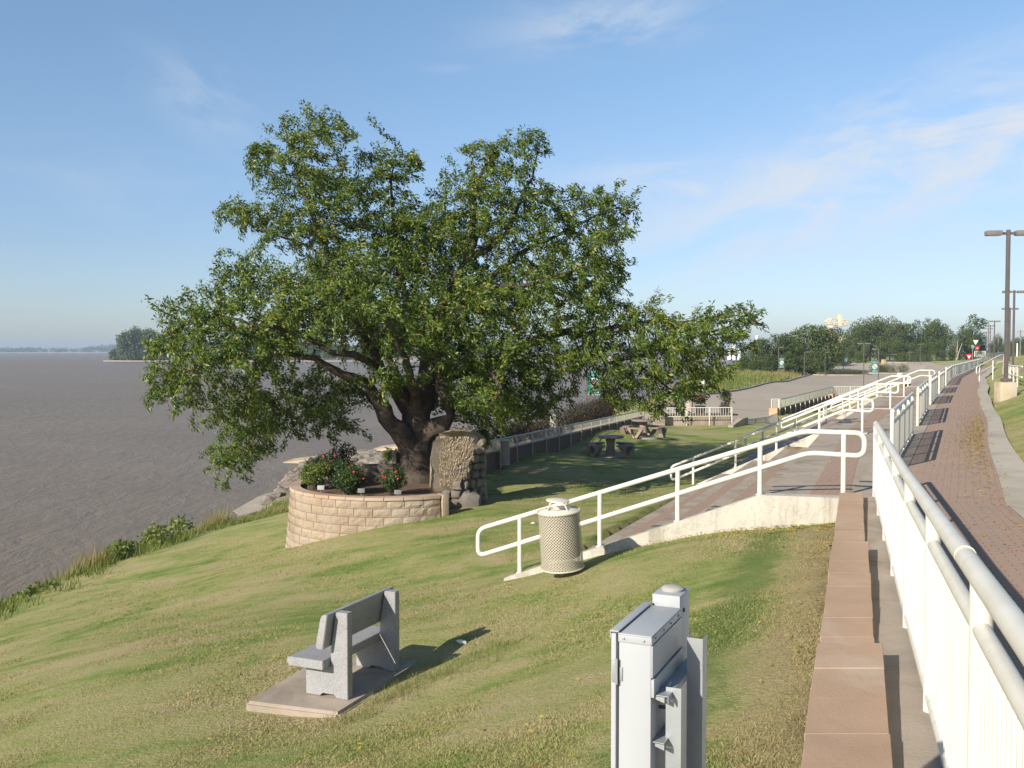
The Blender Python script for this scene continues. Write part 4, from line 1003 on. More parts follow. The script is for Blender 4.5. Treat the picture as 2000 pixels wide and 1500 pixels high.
# ---- handrail and steps on the grass bank to the right
hp = [(29.7,62.2,-1.98),(30.3,62.7,-1.78),(32.3,64.4,-1.22),(32.9,64.8,-1.18)]
t_ = thing('handrail', 'white looped handrail climbing the grass bank behind the nearest lamp', 'handrail', hp[0])
m = MB(); m.tube(roundpath([Vector(p)+Vector((0,0,.9)) for p in (hp[0],hp[2],hp[3])]+[Vector(p)+Vector((0,0,.45)) for p in (hp[3],hp[2],hp[0])], .14, 5, True), .036, 10, True); obj('rail_loop', m, M['white'], t_)
for f in (.1,.55,.93):
    p = Vector(hp[0]).lerp(Vector(hp[3]), f); m = MB(); m.tube([p-Vector((0,0,.4)), p+Vector((0,0,.88))], .036, 10); obj('post', m, M['white'], t_)
m = MB(); p = Vector(hp[3]); m.bbox((p.x+.1,p.y-.9,p.z-.15), (.9,1.1,.5), R(25), .03)
struct('bank_step', m, M['conc'], 'pale concrete step on top of the grass bank')
tp = [(32.7,64.5,-1.12),(29.0,57.2,-1.1),(25.0,48.8,-1.1),(21.5,41,-1.1)]
tp = [(x,y,h1(x,y)) for x,y,z in tp]
t_ = thing('rail_fence', 'white pipe rail fence along the top of the grass bank at the right edge', 'fence', tp[0])
for h_ in (.95,.5):
    m = MB(); m.tube([Vector(p)+Vector((0,0,h_)) for p in tp], .036, 8); obj('rail', m, M['white'], t_)
for a, b in zip(tp[:-1], tp[1:]):
    for f in (0,.33,.66):
        p = Vector(a).lerp(Vector(b), f); m = MB(); m.tube([p-Vector((0,0,.3)), p+Vector((0,0,.95))], .036, 8); obj('post', m, M['white'], t_)
# ---- lettering
def text_mesh(txt, size, mat, name, parent, Mx, local=False):
    cu = bpy.data.curves.new('txt', 'FONT'); cu.body = txt; cu.size = size; cu.align_x = 'CENTER'; cu.align_y = 'CENTER'; cu.extrude = .004
    to = bpy.data.objects.new('txt', cu); COL.objects.link(to); bpy.context.view_layer.update()
    me = bpy.data.meshes.new_from_object(to.evaluated_get(bpy.context.evaluated_depsgraph_get())); bpy.data.objects.remove(to)
    me.transform(Mx); me.materials.clear(); me.materials.append(mat); me.name = name
    o = bpy.data.objects.new(name, me); COL.objects.link(o); o.parent = parent; o['local'] = 1; return o
# ---- banner lamps round the car park
def banner_lamp(label, h, side=1, zb=2.0, banner=True, head=1, pm='bronze', double=False):
    t_ = thing('lamp_post', label, 'lamp post', (0,0,0), 'slim lamps round the car park', local=True)
    m = MB(); m.tube([(0,0,0),(0,0,h)], [.06,.05], 10); m.lathe([(.12,0),(.12,.1),(.06,.14)], n=10); obj('pole', m, M[pm], t_)
    for s_ in ((1,-1) if double else (head,)):
        m = MB(); m.bbox((s_*.15,0,h-.06), (.3,.06,.06), 0, .006); m.bbox((s_*.50,0,h-.05), (.62,.28,.13), 0, .02); obj('lamp_head', m, M['lamphead'], t_)
    if banner:
        m = MB(); w, hb = .76, 1.42; n = 8; vs = []; c = side*(.09+w/2)
        for z in (zb, zb+hb):
            for k in range(n+1): vs.append((c-w/2+w*k/n, .03*math.sin(k*1.1), z))
        m.add(vs, [(k,k+1,n+2+k,n+1+k) for k in range(n)])
        nb = len(m.v); m.add([(x,y+.006,z) for x,y,z in vs], [(n+1+k,n+2+k,k+1,k) for k in range(n)])
        bo2 = obj('banner', m, M['teal'], t_)
        for z in (zb-.02, zb+hb+.02):
            m = MB(); m.tube([(0,0,z),(side*(.12+w),0,z)], .014, 6); m.lathe([(.03,-.03),(.03,.03)], (side*(.13+w),0,z), 8); obj('bracket', m, M['signwhite'], t_)
        X90 = Matrix.Rotation(R(90), 4, 'X')
        for txt, z, sz in (('Welcome', zb+1.22, .155),('City of', zb+.30, .17),('New Madrid', zb+.12, .13)):
            text_mesh(txt, sz, M['signwhite'], 'lettering', bo2, Matrix.Translation((c,-.045,z))@X90)
        m = MB(); m.lathe([(0,0),(.30,0),(.30,.006),(0,.006)], (c,-.042,zb+.76), 28, Matrix.Rotation(R(90),3,'X')); obj('emblem', m, M['signwhite'], bo2)
        m = MB(); m.lathe([(0,0),(.11,0),(.11,.004),(0,.004)], (c+.12,-.052,zb+.72), 14, Matrix.Rotation(R(90),3,'X')); m.box((c+.1,-.0525,zb+.58), (.16,.004,.09)); obj('emblem_patch', m, M['orange'], bo2)
        m = MB(); m.lathe([(0,0),(.12,0),(.12,.004),(0,.004)], (c-.1,-.052,zb+.86), 14, Matrix.Rotation(R(90),3,'X')); m.box((c-.12,-.0525,zb+.66), (.12,.004,.16)); obj('emblem_patch', m, M['greyprint'], bo2)
    return t_
def place_post(t_, u, Y, ztop=None, z=None):
    x = (u-1000)/F*Y; t_.location = (x, Y, z)
a = banner_lamp('lamp post with a teal city banner standing behind the red hedge under the tree', 5.4, 1, 2.9); place_post(a, 1145.5, 62, z=h1(.0766*62,62))
b_ = banner_lamp('lamp post with a teal city banner among the car park lamps, brown lower pole', 4.3, -1, 1.35, head=-1, pm='bronze'); place_post(b_, 1716, 119, z=-4.12)
c_ = banner_lamp('lamp post with a teal city banner by the tall dry grass at the kerb', 4.75, 1, 1.55); place_post(c_, 1520.5, 150, z=h1((520.5)/F*150,150))
d_ = dup(c_, (.3405*200, 200, h1(.3405*200,200)), 0, 'lamp post with a teal city banner against the dark trees, farthest of the four')
e_ = banner_lamp('slim single-headed lamp in the dry grass, nearer of two without banners', 4.3, banner=False); place_post(e_, 1571, 162, z=h1(.3005*162,162))
dup(e_, (.3218*178, 178, h1(.3218*178,178)), 0, 'slim single-headed lamp by the dark trees, farther of two without banners')
f_ = banner_lamp('tall twin-headed lamp post rising behind the handrails in the car park', 6.0, banner=False, double=True); place_post(f_, 1687, 123, z=-5.1+.0)
for i, (u, Y, v, h_) in enumerate(((1745,200,692,4.6),(1776,230,688,4.6),(1791,260,683,4.8),(1797,215,672,5.5))):
    g_ = dup(f_, ((u-1000)/F*Y, Y, (HZ-v)/F*Y-6.0*.78), 0, ['thin twin-headed lamp just behind the near juniper bed','thin twin-headed lamp beside the far juniper bed','thin twin-headed lamp at the grass edge beyond the far juniper bed','tall thin twin-headed lamp in front of the far trees'][i], .78)
# ---- road signs
def tri(mbx, c, w, d, flip=False):
    h_ = w*.866; mbx.extr([Vector(c)+Vector((-w/2,0,h_/2)), Vector(c)+Vector((w/2,0,h_/2)), Vector(c)+Vector((0,0,-h_/2))], (0,d,0))
def yield_sign(label, loc, h, front):
    t_ = thing('yield_sign', label, 'road sign', loc); q = Vector(loc)
    m = MB(); m.tube([q, q+Vector((0,0,h))], .035, 8); obj('post', m, M['galv'] if front else M['bronze'], t_)
    m = MB(); tri(m, q+Vector((0,-.06,h-.35)), .86, .02); s1 = obj('sign_plate', m, M['redpaint' if front else 'signwhite'], t_, False)
    if front:
        m = MB(); tri(m, q+Vector((0,-.068,h-.33)), .44, .006); obj('centre_panel', m, M['signwhite'], s1, False)
q = P(1892,698,112); yield_sign('red and white yield sign behind the far picket fence', (q.x,q.y,-2.6), q.z+2.6+.35, True)
q = P(1904.5,669,152); yield_sign('white triangular back of a yield sign on a brown post', (q.x,q.y,-2.4), q.z+2.4+.35, False)
q = P(1899,677,158); t_ = thing('round_sign', 'grey round back of a road sign beside the triangular sign', 'road sign', (q.x,q.y,-2.4)); m = MB(); m.tube([(q.x,q.y,-2.4),(q.x,q.y,q.z)], .035, 8); obj('post', m, M['galv'], t_)
m = MB(); m.lathe([(0,-.01),(.28,-.01),(.28,.01),(0,.01)], (q.x,q.y-.05,q.z), 16, Matrix.Rotation(R(90),3,'X')); obj('sign_plate', m, M['galv'], t_)
q = P(1908,680,165); t_ = thing('red_sign', 'small red square road sign above the far white fence', 'road sign', (q.x,q.y,-2.2)); m = MB(); m.tube([(q.x,q.y,-2.2),(q.x,q.y,q.z)], .035, 8); obj('post', m, M['galv'], t_)
m = MB(); m.bbox((q.x,q.y-.05,q.z), (.62,.02,.62), 0, .005); s1 = obj('sign_plate', m, M['redpaint'], t_); m = MB(); m.box((q.x,q.y-.065,q.z), (.3,.006,.12)); obj('white_bar', m, M['signwhite'], s1)
a = P(1903,697,166); b = P(1924,697,166)
railing('picket_fence', 'small white fence beside the road signs at the end of the walk', 'fence', [(a.x,a.y,a.z),(b.x,b.y,b.z)], [0,.9,1.83], 1.0, FG, .05, .0, .1, .2, .03, 'white', .04, pn=4, mid=False)
q = P(1726,713,225); t_ = thing('litter_bin', 'small square tan litter bin on the grass beyond the car park', 'litter bin', (q.x,q.y,h1(q.x,q.y))); m = MB(); z0 = h1(q.x,q.y); m.bbox((q.x,q.y,z0+.55), (.75,.75,1.1), .3, .03); obj('bin_body', m, M['tan'], t_)
m = MB(); m.bbox((q.x,q.y-.02,z0+1.13), (.82,.82,.08), .3, .02); obj('bin_lid', m, M['conc'], t_)
q = P(1759,734,128); t_ = thing('notice_board', 'low white sign panel beside the near juniper bed', 'sign', (q.x,q.y,h1(q.x,q.y))); m = MB(); m.bbox((q.x,q.y,q.z+.1), (.95,.06,.6), .1, .01); obj('panel', m, M['signwhite'], t_)
m = MB(); z0 = h1(q.x,q.y); [m.tube([(q.x+s_*.35,q.y,z0-.1),(q.x+s_*.35,q.y,q.z)], .03, 6) for s_ in (-1,1)]; obj('leg', m, M['signwhite'], t_)
for u, v0, v1, Y, lb in ((1992,644,684,230,'tall pale utility pole at the right edge near the levee road'),(1949,650,690,300,'thin utility pole between the lamps and the far trees')):
    a = P(u,v0,Y); z0 = h1(a.x,a.y); t_ = thing('utility_pole', lb, 'utility pole', (a.x,a.y,z0)); m = MB(); m.tube([(a.x,a.y,z0),(a.x,a.y,a.z)], [.16,.12], 8); obj('pole', m, M['lamphead'], t_)
    m = MB(); m.box((a.x,a.y,a.z-.5), (1.8,.1,.1)); obj('crossarm', m, M['lamphead'], t_)
q = P(1986,690,190); t_ = thing('white_post', 'white marker post beside the levee road', 'post', (q.x,q.y,h1(q.x,q.y))); m = MB(); m.tube([(q.x,q.y,h1(q.x,q.y)),(q.x,q.y,q.z+1.9)], .12, 8); m.lathe([(.12,0),(.08,.06),(0,.07)], (q.x,q.y,q.z+1.9), 8); obj('post_shaft', m, M['signwhite'], t_)
q = P(1373,748,104); t_ = thing('sign_post', 'thin pale sign post on the sandy bank beyond the tree', 'post', (q.x,q.y,h1(q.x,q.y))); m = MB(); m.tube([(q.x,q.y,h1(q.x,q.y)),(q.x,q.y,q.z+.2)], .05, 8); m.bbox((q.x,q.y-.06,q.z-.1), (.3,.02,.7), 0, .004); obj('post_shaft', m, M['signwhite'], t_)
# ---- grain elevator and tanks beyond the trees
M['elev'] = plain('elevator_cladding', (.62,.56,.42), (.55,.49,.36), .6, .6, dirt=(.45,.40,.30))
M['elev2'] = plain('blue_grey_cladding', (.36,.40,.45), (.30,.34,.39), .6, .5)
q = P(1636,640,450); z0 = -4
t_ = thing('grain_elevator', 'pale grain elevator gallery showing above the dark trees', 'grain elevator', (q.x,q.y,z0))
def E(u, v): p = P(u, v, 450); return p
m = MB(); 
for s_ in (0, 2.2):
    for (u0,v0,u1,v1) in ((1609,629,1657,632),(1609,632,1657,636),(1612,628,1622,622),(1622,622,1633,623),(1644,625,1657,626),(1617,634,1622,622),(1622,622,1629,633),(1650,635,1656,626),(1644,625,1650,635)):
        a, b = E(u0,v0), E(u1,v1); m.tube([a+Vector((0,s_,0)), b+Vector((0,s_,0))], .28, 6)
obj('truss_gallery', m, M['elev'], t_)
m = MB(); c = E(1640,622); m.bbox((c.x,c.y+1,c.z-1.2), (1.9,2.4,5.0), 0, .1); m.bbox((c.x,c.y+1,c.z+1.0), (1.3,1.6,1.8), 0, .3); obj('head_house', m, M['elev'], t_)
m = MB(); c = E(1628,636); m.bbox((c.x,c.y+2,c.z-2.2), (5.2,3,4.6), 0, .1); m.bbox((c.x+2,c.y+4,(c.z+z0)/2-2), (9,5,c.z-z0-4), 0, .1); obj('tower', m, M['elev'], t_)
m = MB(); a, b = E(1624,646), E(1634,652); m.extr([E(1621,640),E(1645,634),E(1643,650),E(1630,652)], (0,1,0)); obj('chute', m, M['elev2'], t_, False)
TG = 'white storage tanks across the water'
tl = ['tall white storage tank poking above the bushes right of the big tree', 'white storage tank seen through the right tip of the big tree', 'low white storage tank seen through the right tip of the big tree, lowest', 'white storage tank hidden among the outer twigs of the big tree']
for (u,v,Y,r_,lb) in ((1478,655,620,1.3,tl[0]),(1434,672,600,1.2,tl[1]),(1444,681,590,1.2,tl[2]),(1425,678,610,1.5,tl[3])):
    q = P(u,v,Y); t_ = thing('storage_tank', lb, 'storage tank', (q.x,q.y,-6), TG); m = MB(); m.lathe([(r_,0),(r_,q.z+6-.5),(r_*.5,q.z+6),(0,q.z+6.1)], (q.x,q.y,-6), 20); obj('tank_shell', m, M['signwhite'], t_)
    m = MB(); m.lathe([(r_*1.03,0),(r_*1.03,.3)], (q.x,q.y,q.z-1.2), 20); obj('ring_band', m, M['galv'], t_)
# ---- litter on the lawn
for (u,v,Y,lb) in ((1042,989,21,'crumpled scrap of white paper on the grass behind the mesh bin'),(900,1272,10.9,'small white scrap of paper on the grass right of the bench')):
    q = P(u,v,Y); z = h1(q.x,q.y)+.025; m = MB(); bm = bmesh.new(); bmesh.ops.create_icosphere(bm, subdivisions=1, radius=.06)
    for v_ in bm.verts: v_.co = Vector((v_.co.x*1.2,v_.co.y*.8,v_.co.z*.45))*random.uniform(.6,1.2)
    bm.verts.index_update(); m.add([v_.co+Vector((q.x,q.y,z)) for v_ in bm.verts], [tuple(x.index for x in f.verts) for f in bm.faces]); bm.free()
    tag(obj('paper_scrap', m, M['signwhite'], None, False), lb, 'litter')
# ================================================================ vegetation
def unit(a): return a/np.maximum(np.linalg.norm(a, axis=-1, keepdims=True), 1e-9)
def leaf_quads(C, Dr, N, ln, wd):
    "diamond leaves: centre-base C, direction Dr, face normal N -> (n*4,3) vertices"
    S = unit(np.cross(Dr, N)); n = len(C); ln = ln[:,None]; wd = wd[:,None]
    bend = np.cross(S, Dr)*ln*.12
    V = np.stack([C, C+Dr*ln*.45+S*wd*.5, C+Dr*ln-bend, C+Dr*ln*.45-S*wd*.5], 1)
    return V.reshape(-1, 3)
def rand_unit(n): return unit(RNG.normal(size=(n,3)))
# ---- the big tree: limbs traced, branchlets grown toward points filling the crown
TB = P(815, 925, 26.3); TY = 26.3
def tp(u, v, dY): return np.array(P(u, v, TY+dY))
LIMBS = [ # (start limb, index) , points (u,v,dY,r)
 (None, [(817,935,0,.50),(815,905,0,.43),(815,868,0,.40),(812,835,0,.41),(811,806,.05,.39)]),
 ((0,1), [(797,872,-.2,.27),(776,836,-.5,.24),(750,800,-.8,.21),(728,765,-1.0,.19),(716,748,-1.1,.19),(690,736,-1.4,.15),(655,724,-1.6,.13),(615,700,-1.9,.10),(560,690,-2.2,.075),(500,700,-2.4,.05),(440,705,-2.6,.035)]),
 ((1,2), [(728,790,-.4,.10),(716,770,.2,.09),(700,760,.9,.08),(640,770,1.5,.06),(580,790,1.8,.045),(520,820,1.8,.03),(470,860,1.7,.025)]),
 ((0,4), [(794,790,-.1,.26),(781,768,-.3,.23),(760,742,-.6,.20),(744,722,-.9,.17),(733,690,-1.0,.15),(700,640,-.8,.12),(672,575,-.5,.12),(645,505,-.3,.11),(618,440,0,.09),(598,385,.1,.075),(585,340,.2,.05),(600,280,.3,.03)]),
 ((3,7), [(600,480,.6,.05),(555,465,.9,.04),(500,450,1.1,.03)]),
 ((3,3), [(715,705,-1.5,.12),(690,692,-1.9,.11),(650,690,-2.2,.10),(600,660,-2.4,.085),(540,640,-2.7,.07),(470,625,-2.9,.05),(400,620,-3,.035)]),
 ((0,4), [(824,780,.1,.30),(834,735,.2,.26),(845,690,.3,.24),(858,640,.4,.22),(872,590,.5,.22),(888,550,.6,.20),(915,510,.7,.16),(930,460,.7,.13),(925,405,.8,.10),(935,350,.8,.07),(960,300,.8,.04)]),
 ((6,6), [(950,490,.9,.11),(990,455,1.0,.09),(1010,410,1.1,.07),(1040,350,1.1,.05),(1050,300,1.1,.03)]),
 ((6,5), [(920,560,.9,.10),(960,540,1.2,.10),(1010,500,1.4,.09),(1070,470,1.6,.075),(1130,440,1.7,.055),(1190,410,1.7,.035)]),
 ((6,5), [(950,560,-.2,.09),(1010,560,-.5,.08),(1080,540,-.6,.06),(1150,520,-.6,.04)]),
 ((6,2), [(815,660,.6,.13),(800,615,.8,.12),(787,560,1.0,.11),(778,500,1.1,.09),(770,430,1.1,.07),(765,370,1.2,.05),(770,330,1.2,.03)]),
 ((0,2), [(842,836,-.1,.27),(868,829,-.25,.24),(880,812,-.3,.19),(874,785,-.3,.18),(860,758,-.3,.16),(856,720,-.5,.14),(870,670,-1.0,.11),(890,620,-1.0,.09),(920,580,-1.2,.06)]),
 ((6,1), [(865,735,.2,.18),(915,722,.5,.19),(965,705,.7,.19),(1010,685,.8,.17),(1060,661,.8,.15),(1105,648,.8,.13),(1140,655,.7,.11),(1172,690,.6,.10),(1185,712,.5,.08),(1230,700,.4,.06),(1290,680,.3,.05),(1350,660,-.2,.04),(1420,640,0,.03)]),
 ((12,6), [(1190,640,.4,.08),(1250,630,-.2,.06),(1320,630,.2,.045),(1390,620,.5,.03)]),
 ((12,9), [(1270,730,.3,.04),(1310,760,.3,.03)]),
 ((0,4), [(812,770,-.7,.17),(800,730,-1.5,.15),(785,690,-2.2,.12),(765,640,-2.8,.09),(740,600,-3.3,.06)]),
 ((0,3), [(840,790,.9,.19),(860,740,1.9,.16),(890,690,2.8,.12),(930,640,3.5,.08),(980,600,4.0,.05)]),
 ((0,3), [(795,780,1.0,.17),(770,720,2.0,.14),(740,660,2.8,.10),(690,610,3.4,.06)]),
 ((12,2), [(960,730,-1.8,.08),(980,760,-2.4,.06),(960,790,-2.8,.04)]),
 ((0,4), [(804,752,.0,.12),(803,740,.0,.13)]),
]
CL = [(620,262,88,46,.3,1.6),(575,330,100,55,.2,2.0),(505,420,88,34,.9,1.6),(640,385,95,65,.2,2.2),(762,325,68,45,1.1,1.5),(735,420,105,62,1.0,2.2),(600,455,120,40,.4,2.2),
 (480,540,78,42,-1.4,1.8),(405,610,105,52,-2.4,2.2),(342,690,72,62,-2.6,1.9),(455,690,115,62,-2.5,2.4),(340,755,60,42,-2.4,1.5),(470,790,92,58,-.6,2.2),(448,885,58,55,1.2,1.6),(500,840,80,60,1.2,1.6),(575,615,125,66,-2.2,2.4),
 (605,770,105,55,.2,2.2),(640,825,75,38,1.5,1.5),(700,600,115,70,-2.0,2.2),(690,520,100,60,-.5,2.4),(825,470,105,78,.6,2.6),(958,325,84,58,.8,1.8),(1030,280,46,30,1.1,1.0),(920,405,92,66,.8,2.2),
 (1000,425,110,80,1.1,2.4),(1110,405,100,50,1.7,1.8),(1195,392,52,26,1.7,1.0),(1150,490,82,72,1.2,2.0),(1080,540,120,70,.6,2.6),(900,600,125,78,-.5,2.4),(1000,640,125,76,-.3,2.0),(820,640,110,64,-1.6,2.0),
 (935,725,105,66,-.6,2.0),(955,790,72,38,-1.4,1.5),(1080,690,95,58,.3,1.7),(1150,590,76,52,.2,2.0),(1250,618,66,40,0,1.6),(1300,668,108,58,-.2,2.0),(1398,632,78,34,.3,1.4),(1450,618,40,22,.4,.9),(1310,742,88,48,.3,1.6),
 (1392,720,50,40,-.4,1.3),(1200,730,60,48,.1,1.4),(1180,540,50,40,.8,1.5),(1200,440,36,40,1.6,1.2),(850,560,120,70,3.2,1.8),(960,560,120,70,3.6,1.8),(720,640,100,70,3.0,1.8),(760,740,60,26,-1.6,1.2),(1000,760,80,36,1.0,1.6),(1060,740,50,36,.9,1.2),(1000,725,95,60,.9,1.8),(930,785,85,42,.2,1.5),(1065,765,70,42,1.4,1.5),(1120,690,75,50,.1,1.5),(900,690,80,60,-.8,1.8),(1150,640,60,40,.0,1.4),(960,812,85,30,.8,1.4),(1020,800,50,24,1.5,1.2),(1225,765,46,38,.5,1.2),(1285,785,60,32,.5,1.2),(1300,690,110,60,.3,1.5),(1400,668,72,46,.4,1.2),(1240,690,80,62,.4,1.5),(1060,650,80,34,-.6,.8),(980,690,80,40,-.5,.9),(650,560,100,60,4.4,2.0),(570,640,90,50,3.8,2.0),(800,480,100,60,4.4,2.0),(900,470,90,60,4.8,2.0),(760,640,90,60,5.0,1.8),(545,560,90,30,-1.8,1.6)]
def grow_tree():
    pos = []; par = []; rad = []; limb_nodes = []
    for st, pts in LIMBS:
        ids = []
        if st is None: prev = -1
        else: prev = limb_nodes[st[0]][1][st[1]]
        q = [tp(u,v,d) for u,v,d,r in pts]; rs = [p[3] for p in pts]; ctrl = []; rs = [r_ if st is None or r_ > .2 else r_*.74 for r_ in rs]
        for i, (a, r_) in enumerate(zip(q, rs)):
            p0 = pos[prev] if prev >= 0 else None
            if p0 is not None:
                Ls = np.linalg.norm(a-p0); n = max(1, int(Ls/.22)); r0_ = rad[prev] if i else r_*1.15
                wob = RNG.normal(size=3)*.03
                for k in range(1, n+1):
                    t = k/n; pos.append(p0+(a-p0)*t+wob*math.sin(math.pi*t)); par.append(prev); rad.append(r0_+(r_-r0_)*t); prev = len(pos)-1; ids.append(prev)
            else:
                pos.append(a); par.append(-1); rad.append(r_); prev = len(pos)-1; ids.append(prev)
            ctrl.append(prev)
        limb_nodes.append((ids, ctrl))
    nskel = len(pos)
    att = []
    for (u,v,ru,rv,d,rd) in CL:
        vol = ru*rv*rd; n = int(70+vol/80)
        k = unit(RNG.normal(size=(n,3)))*(RNG.random((n,1))**.42)*np.where(RNG.random((n,1)) < .10, RNG.uniform(1.05,1.38,(n,1)), 1)
        for a in k: att.append(tp(u+a[0]*ru, v+a[1]*rv, d+a[2]*rd))
    att = np.array(att); alive = np.ones(len(att), bool)
    best = np.full(len(att), 1e9); bi = np.zeros(len(att), int)
    def upd(lo):
        Pn = np.array(pos[lo:]); 
        for i in range(0, len(Pn), 400):
            dd_ = np.linalg.norm(att[:,None]-Pn[None,i:i+400], axis=2); j = dd_.argmin(1); m_ = dd_[np.arange(len(att)), j]
            k = m_ < best; best[k] = m_[k]; bi[k] = lo+i+j[k]
    thick = [i for i in range(nskel) if rad[i] > .16]
    upd(0)
    STEP = .20; KILL = .30; seen = {}
    for it in range(70):
        alive &= best > KILL
        if not alive.any(): break
        use = np.where(alive & (best < 3.5))[0]
        if not len(use): break
        lo = len(pos); acc = {}
        for a in use:
            v_ = att[a]-pos[bi[a]]; acc.setdefault(bi[a], []).append(v_/np.linalg.norm(v_))
        for i, vs in acc.items():
            d_ = np.sum(vs, 0); L_ = np.linalg.norm(d_)
            if L_ < 1e-3: continue
            d_ = d_/L_+RNG.normal(size=3)*.16
            key = (i, tuple(np.round(d_/np.linalg.norm(d_)*2).astype(int)))
            seen[key] = seen.get(key, 0)+1
            if seen[key] > 2: continue
            pos.append(pos[i]+d_/np.linalg.norm(d_)*STEP); par.append(i); rad.append(0)
        if len(pos) == lo: break
        upd(lo)
    # short end twigs
    nch = np.zeros(len(pos), int)
    for i, p in enumerate(par):
        if p >= 0: nch[p] += 1
    tips = [i for i in range(nskel, len(pos)) if nch[i] == 0]
    for i in tips:
        d0 = pos[i]-pos[par[i]]; d0 /= np.linalg.norm(d0)
        for k in range(1):
            d_ = d0+RNG.normal(size=3)*.35+np.array([.12,0,-.06]); d_ /= np.linalg.norm(d_)
            L_ = RNG.uniform(.16,.48); pos.append(pos[i]+d_*L_*.5); par.append(i); rad.append(0); pos.append(pos[i]+d_*L_+np.array([.03,0,-.05])*L_); par.append(len(pos)-2); rad.append(0)
    n = len(pos); pos = np.array(pos); par = np.array(par); pr = np.zeros(n); skel = np.array(rad)
    nch = np.zeros(n, int)
    for p in par:
        if p >= 0: nch[p] += 1
    pw = np.zeros(n)
    for i in range(n-1, -1, -1):
        if nch[i] == 0: pw[i] = .0045**2.1
        if par[i] >= 0: pw[par[i]] += pw[i]
    pr = pw**(1/2.1)
    r_ = np.where(np.arange(n) < nskel, np.maximum(skel, np.minimum(pr, .1)), np.minimum(pr, .07))
    return pos, par, r_, nskel, nch
tpos, tpar, trad, nsk, nch = grow_tree()
tree = thing('tree', 'big spreading shade tree leaning over the rose planter by the river', 'tree', TB)
mb = MB()
# chains
kids = {}
for i, p in enumerate(tpar):
    if p >= 0: kids.setdefault(p, []).append(i)
def chains():
    stack = [(-1, 0)]; out = []
    while stack:
        p0, i = stack.pop(); ch = [p0, i] if p0 >= 0 else [i]
        while True:
            ks = kids.get(i, [])
            if not ks: break
            ks = sorted(ks, key=lambda c: -trad[c]); 
            for c in ks[1:]: stack.append((i, c))
            i = ks[0]; ch.append(i)
        out.append(ch)
    return out
for ch in chains():
    if len(ch) < 2: continue
    pts = [Vector(tpos[i]) for i in ch]; rs = [float(trad[i]) for i in ch]
    if len(ch) > 2 and tpar[ch[1]] == ch[0]: rs[0] = min(rs[0], rs[1]*1.25)
    rm = max(rs); n_ = 18 if rm > .3 else 12 if rm > .12 else 7 if rm > .04 else 4 if rm > .015 else 3
    if rm > .12:
        rs = [r_*(1+.10*mnoise.noise(p*2.3)) for r_, p in zip(rs, pts)]
    mb.tube(pts, rs, n_)
# root flare
fl = [Vector(P(817,925,26.3))+Vector((0,0,-.6)), Vector(P(817,925,26.3)), Vector(P(816,905,26.3))]
mb.tube(fl, [.66,.50,.43], 18)
for k in range(len(mb.v)):
    p = Vector(mb.v[k])
    if (p-Vector(TB)).length < 4.2: 
        dn_ = mnoise.noise_vector(p*2.6)*.055+mnoise.noise_vector(p*8)*.02
        mb.v[k] = tuple(p+dn_)
obj('trunk', mb, M['bark'], tree, True, ang=60)
# leaves: every thin twig node carries a spray
tip = np.where((np.arange(len(tpos)) >= nsk) & (trad < .022))[0]
d0 = unit(tpos[tip]-tpos[tpar[tip]]); w = np.where(nch[tip] == 0, 29, 25); sgl = np.linalg.norm(tpos[tip]-tpos[tpar[tip]], axis=1)
rep = np.repeat(np.arange(len(tip)), w); n = len(rep)
base = tpos[tip][rep]-d0[rep]*RNG.random((n,1))*sgl[rep][:,None]+RNG.normal(size=(n,3))*.062
dirs = unit(d0[rep]*.75+rand_unit(n)*.70+np.array([.34,.05,-.36]))
nor = unit(rand_unit(n)*.9+np.array([-.55,-.6,.55]))
ln = RNG.uniform(.06,.145,n); wd = ln*RNG.uniform(.28,.42,n)
patch_ = .5+.5*np.sin(base[:,0]*1.7+base[:,2]*2.1)*np.sin(base[:,1]*1.3+base[:,2]*1.1)
tint = np.clip(RNG.normal(.40,.22,n)+.16*patch_, 0, 1)
TREE_N = n
# holes: thin out along a smooth field so the crown breaks into sprays
keep = RNG.random(n) < .90
V = leaf_quads(base[keep], dirs[keep], nor[keep], ln[keep], wd[keep])
big_mesh('crown', V, None, M['leaf'], tint[keep], tree)
print('TREE nodes', len(tpos), 'leaves', keep.sum())
# ---- leafy blob helper for shrubs and distant trees (local coordinates, base at z=0)
def blob_leaves(blobs, n, ln, wd, up=.4, out=.9, seed=0, tn=(.45,.25), down=0):
    rg = np.random.default_rng(seed); vol = np.array([b[3]*b[4]*b[5] for b in blobs]); cnt = rg.multinomial(n, vol**.75/np.sum(vol**.75))
    Cs = []; Ds = []; T = []
    for b, c in zip(blobs, cnt):
        k = unit(rg.normal(size=(c,3))); r_ = .55+.5*rg.random((c,1))**.7
        lump = 1+.22*np.sin(k[:,:1]*6+b[0])*np.sin(k[:,1:2]*5+b[1]*2)*np.cos(k[:,2:]*6)
        Cs.append(np.array(b[:3])+k*r_*lump*np.array(b[3:6])); Ds.append(k); T.append(np.full(c, rg.normal(0,.10)))
    C = np.concatenate(Cs); Dn = np.concatenate(Ds); T = np.concatenate(T); n = len(C)
    dirs = unit(rg.normal(size=(n,3))+np.array([0,0,-down])); nor = unit(Dn*out+rg.normal(size=(n,3))*.6+np.array([0,0,up]))
    l_ = rg.uniform(.6,1.3,n)*ln
    return leaf_quads(C, dirs, nor, l_, l_*wd), np.clip(rg.normal(tn[0],tn[1],n)+T, 0, 1)
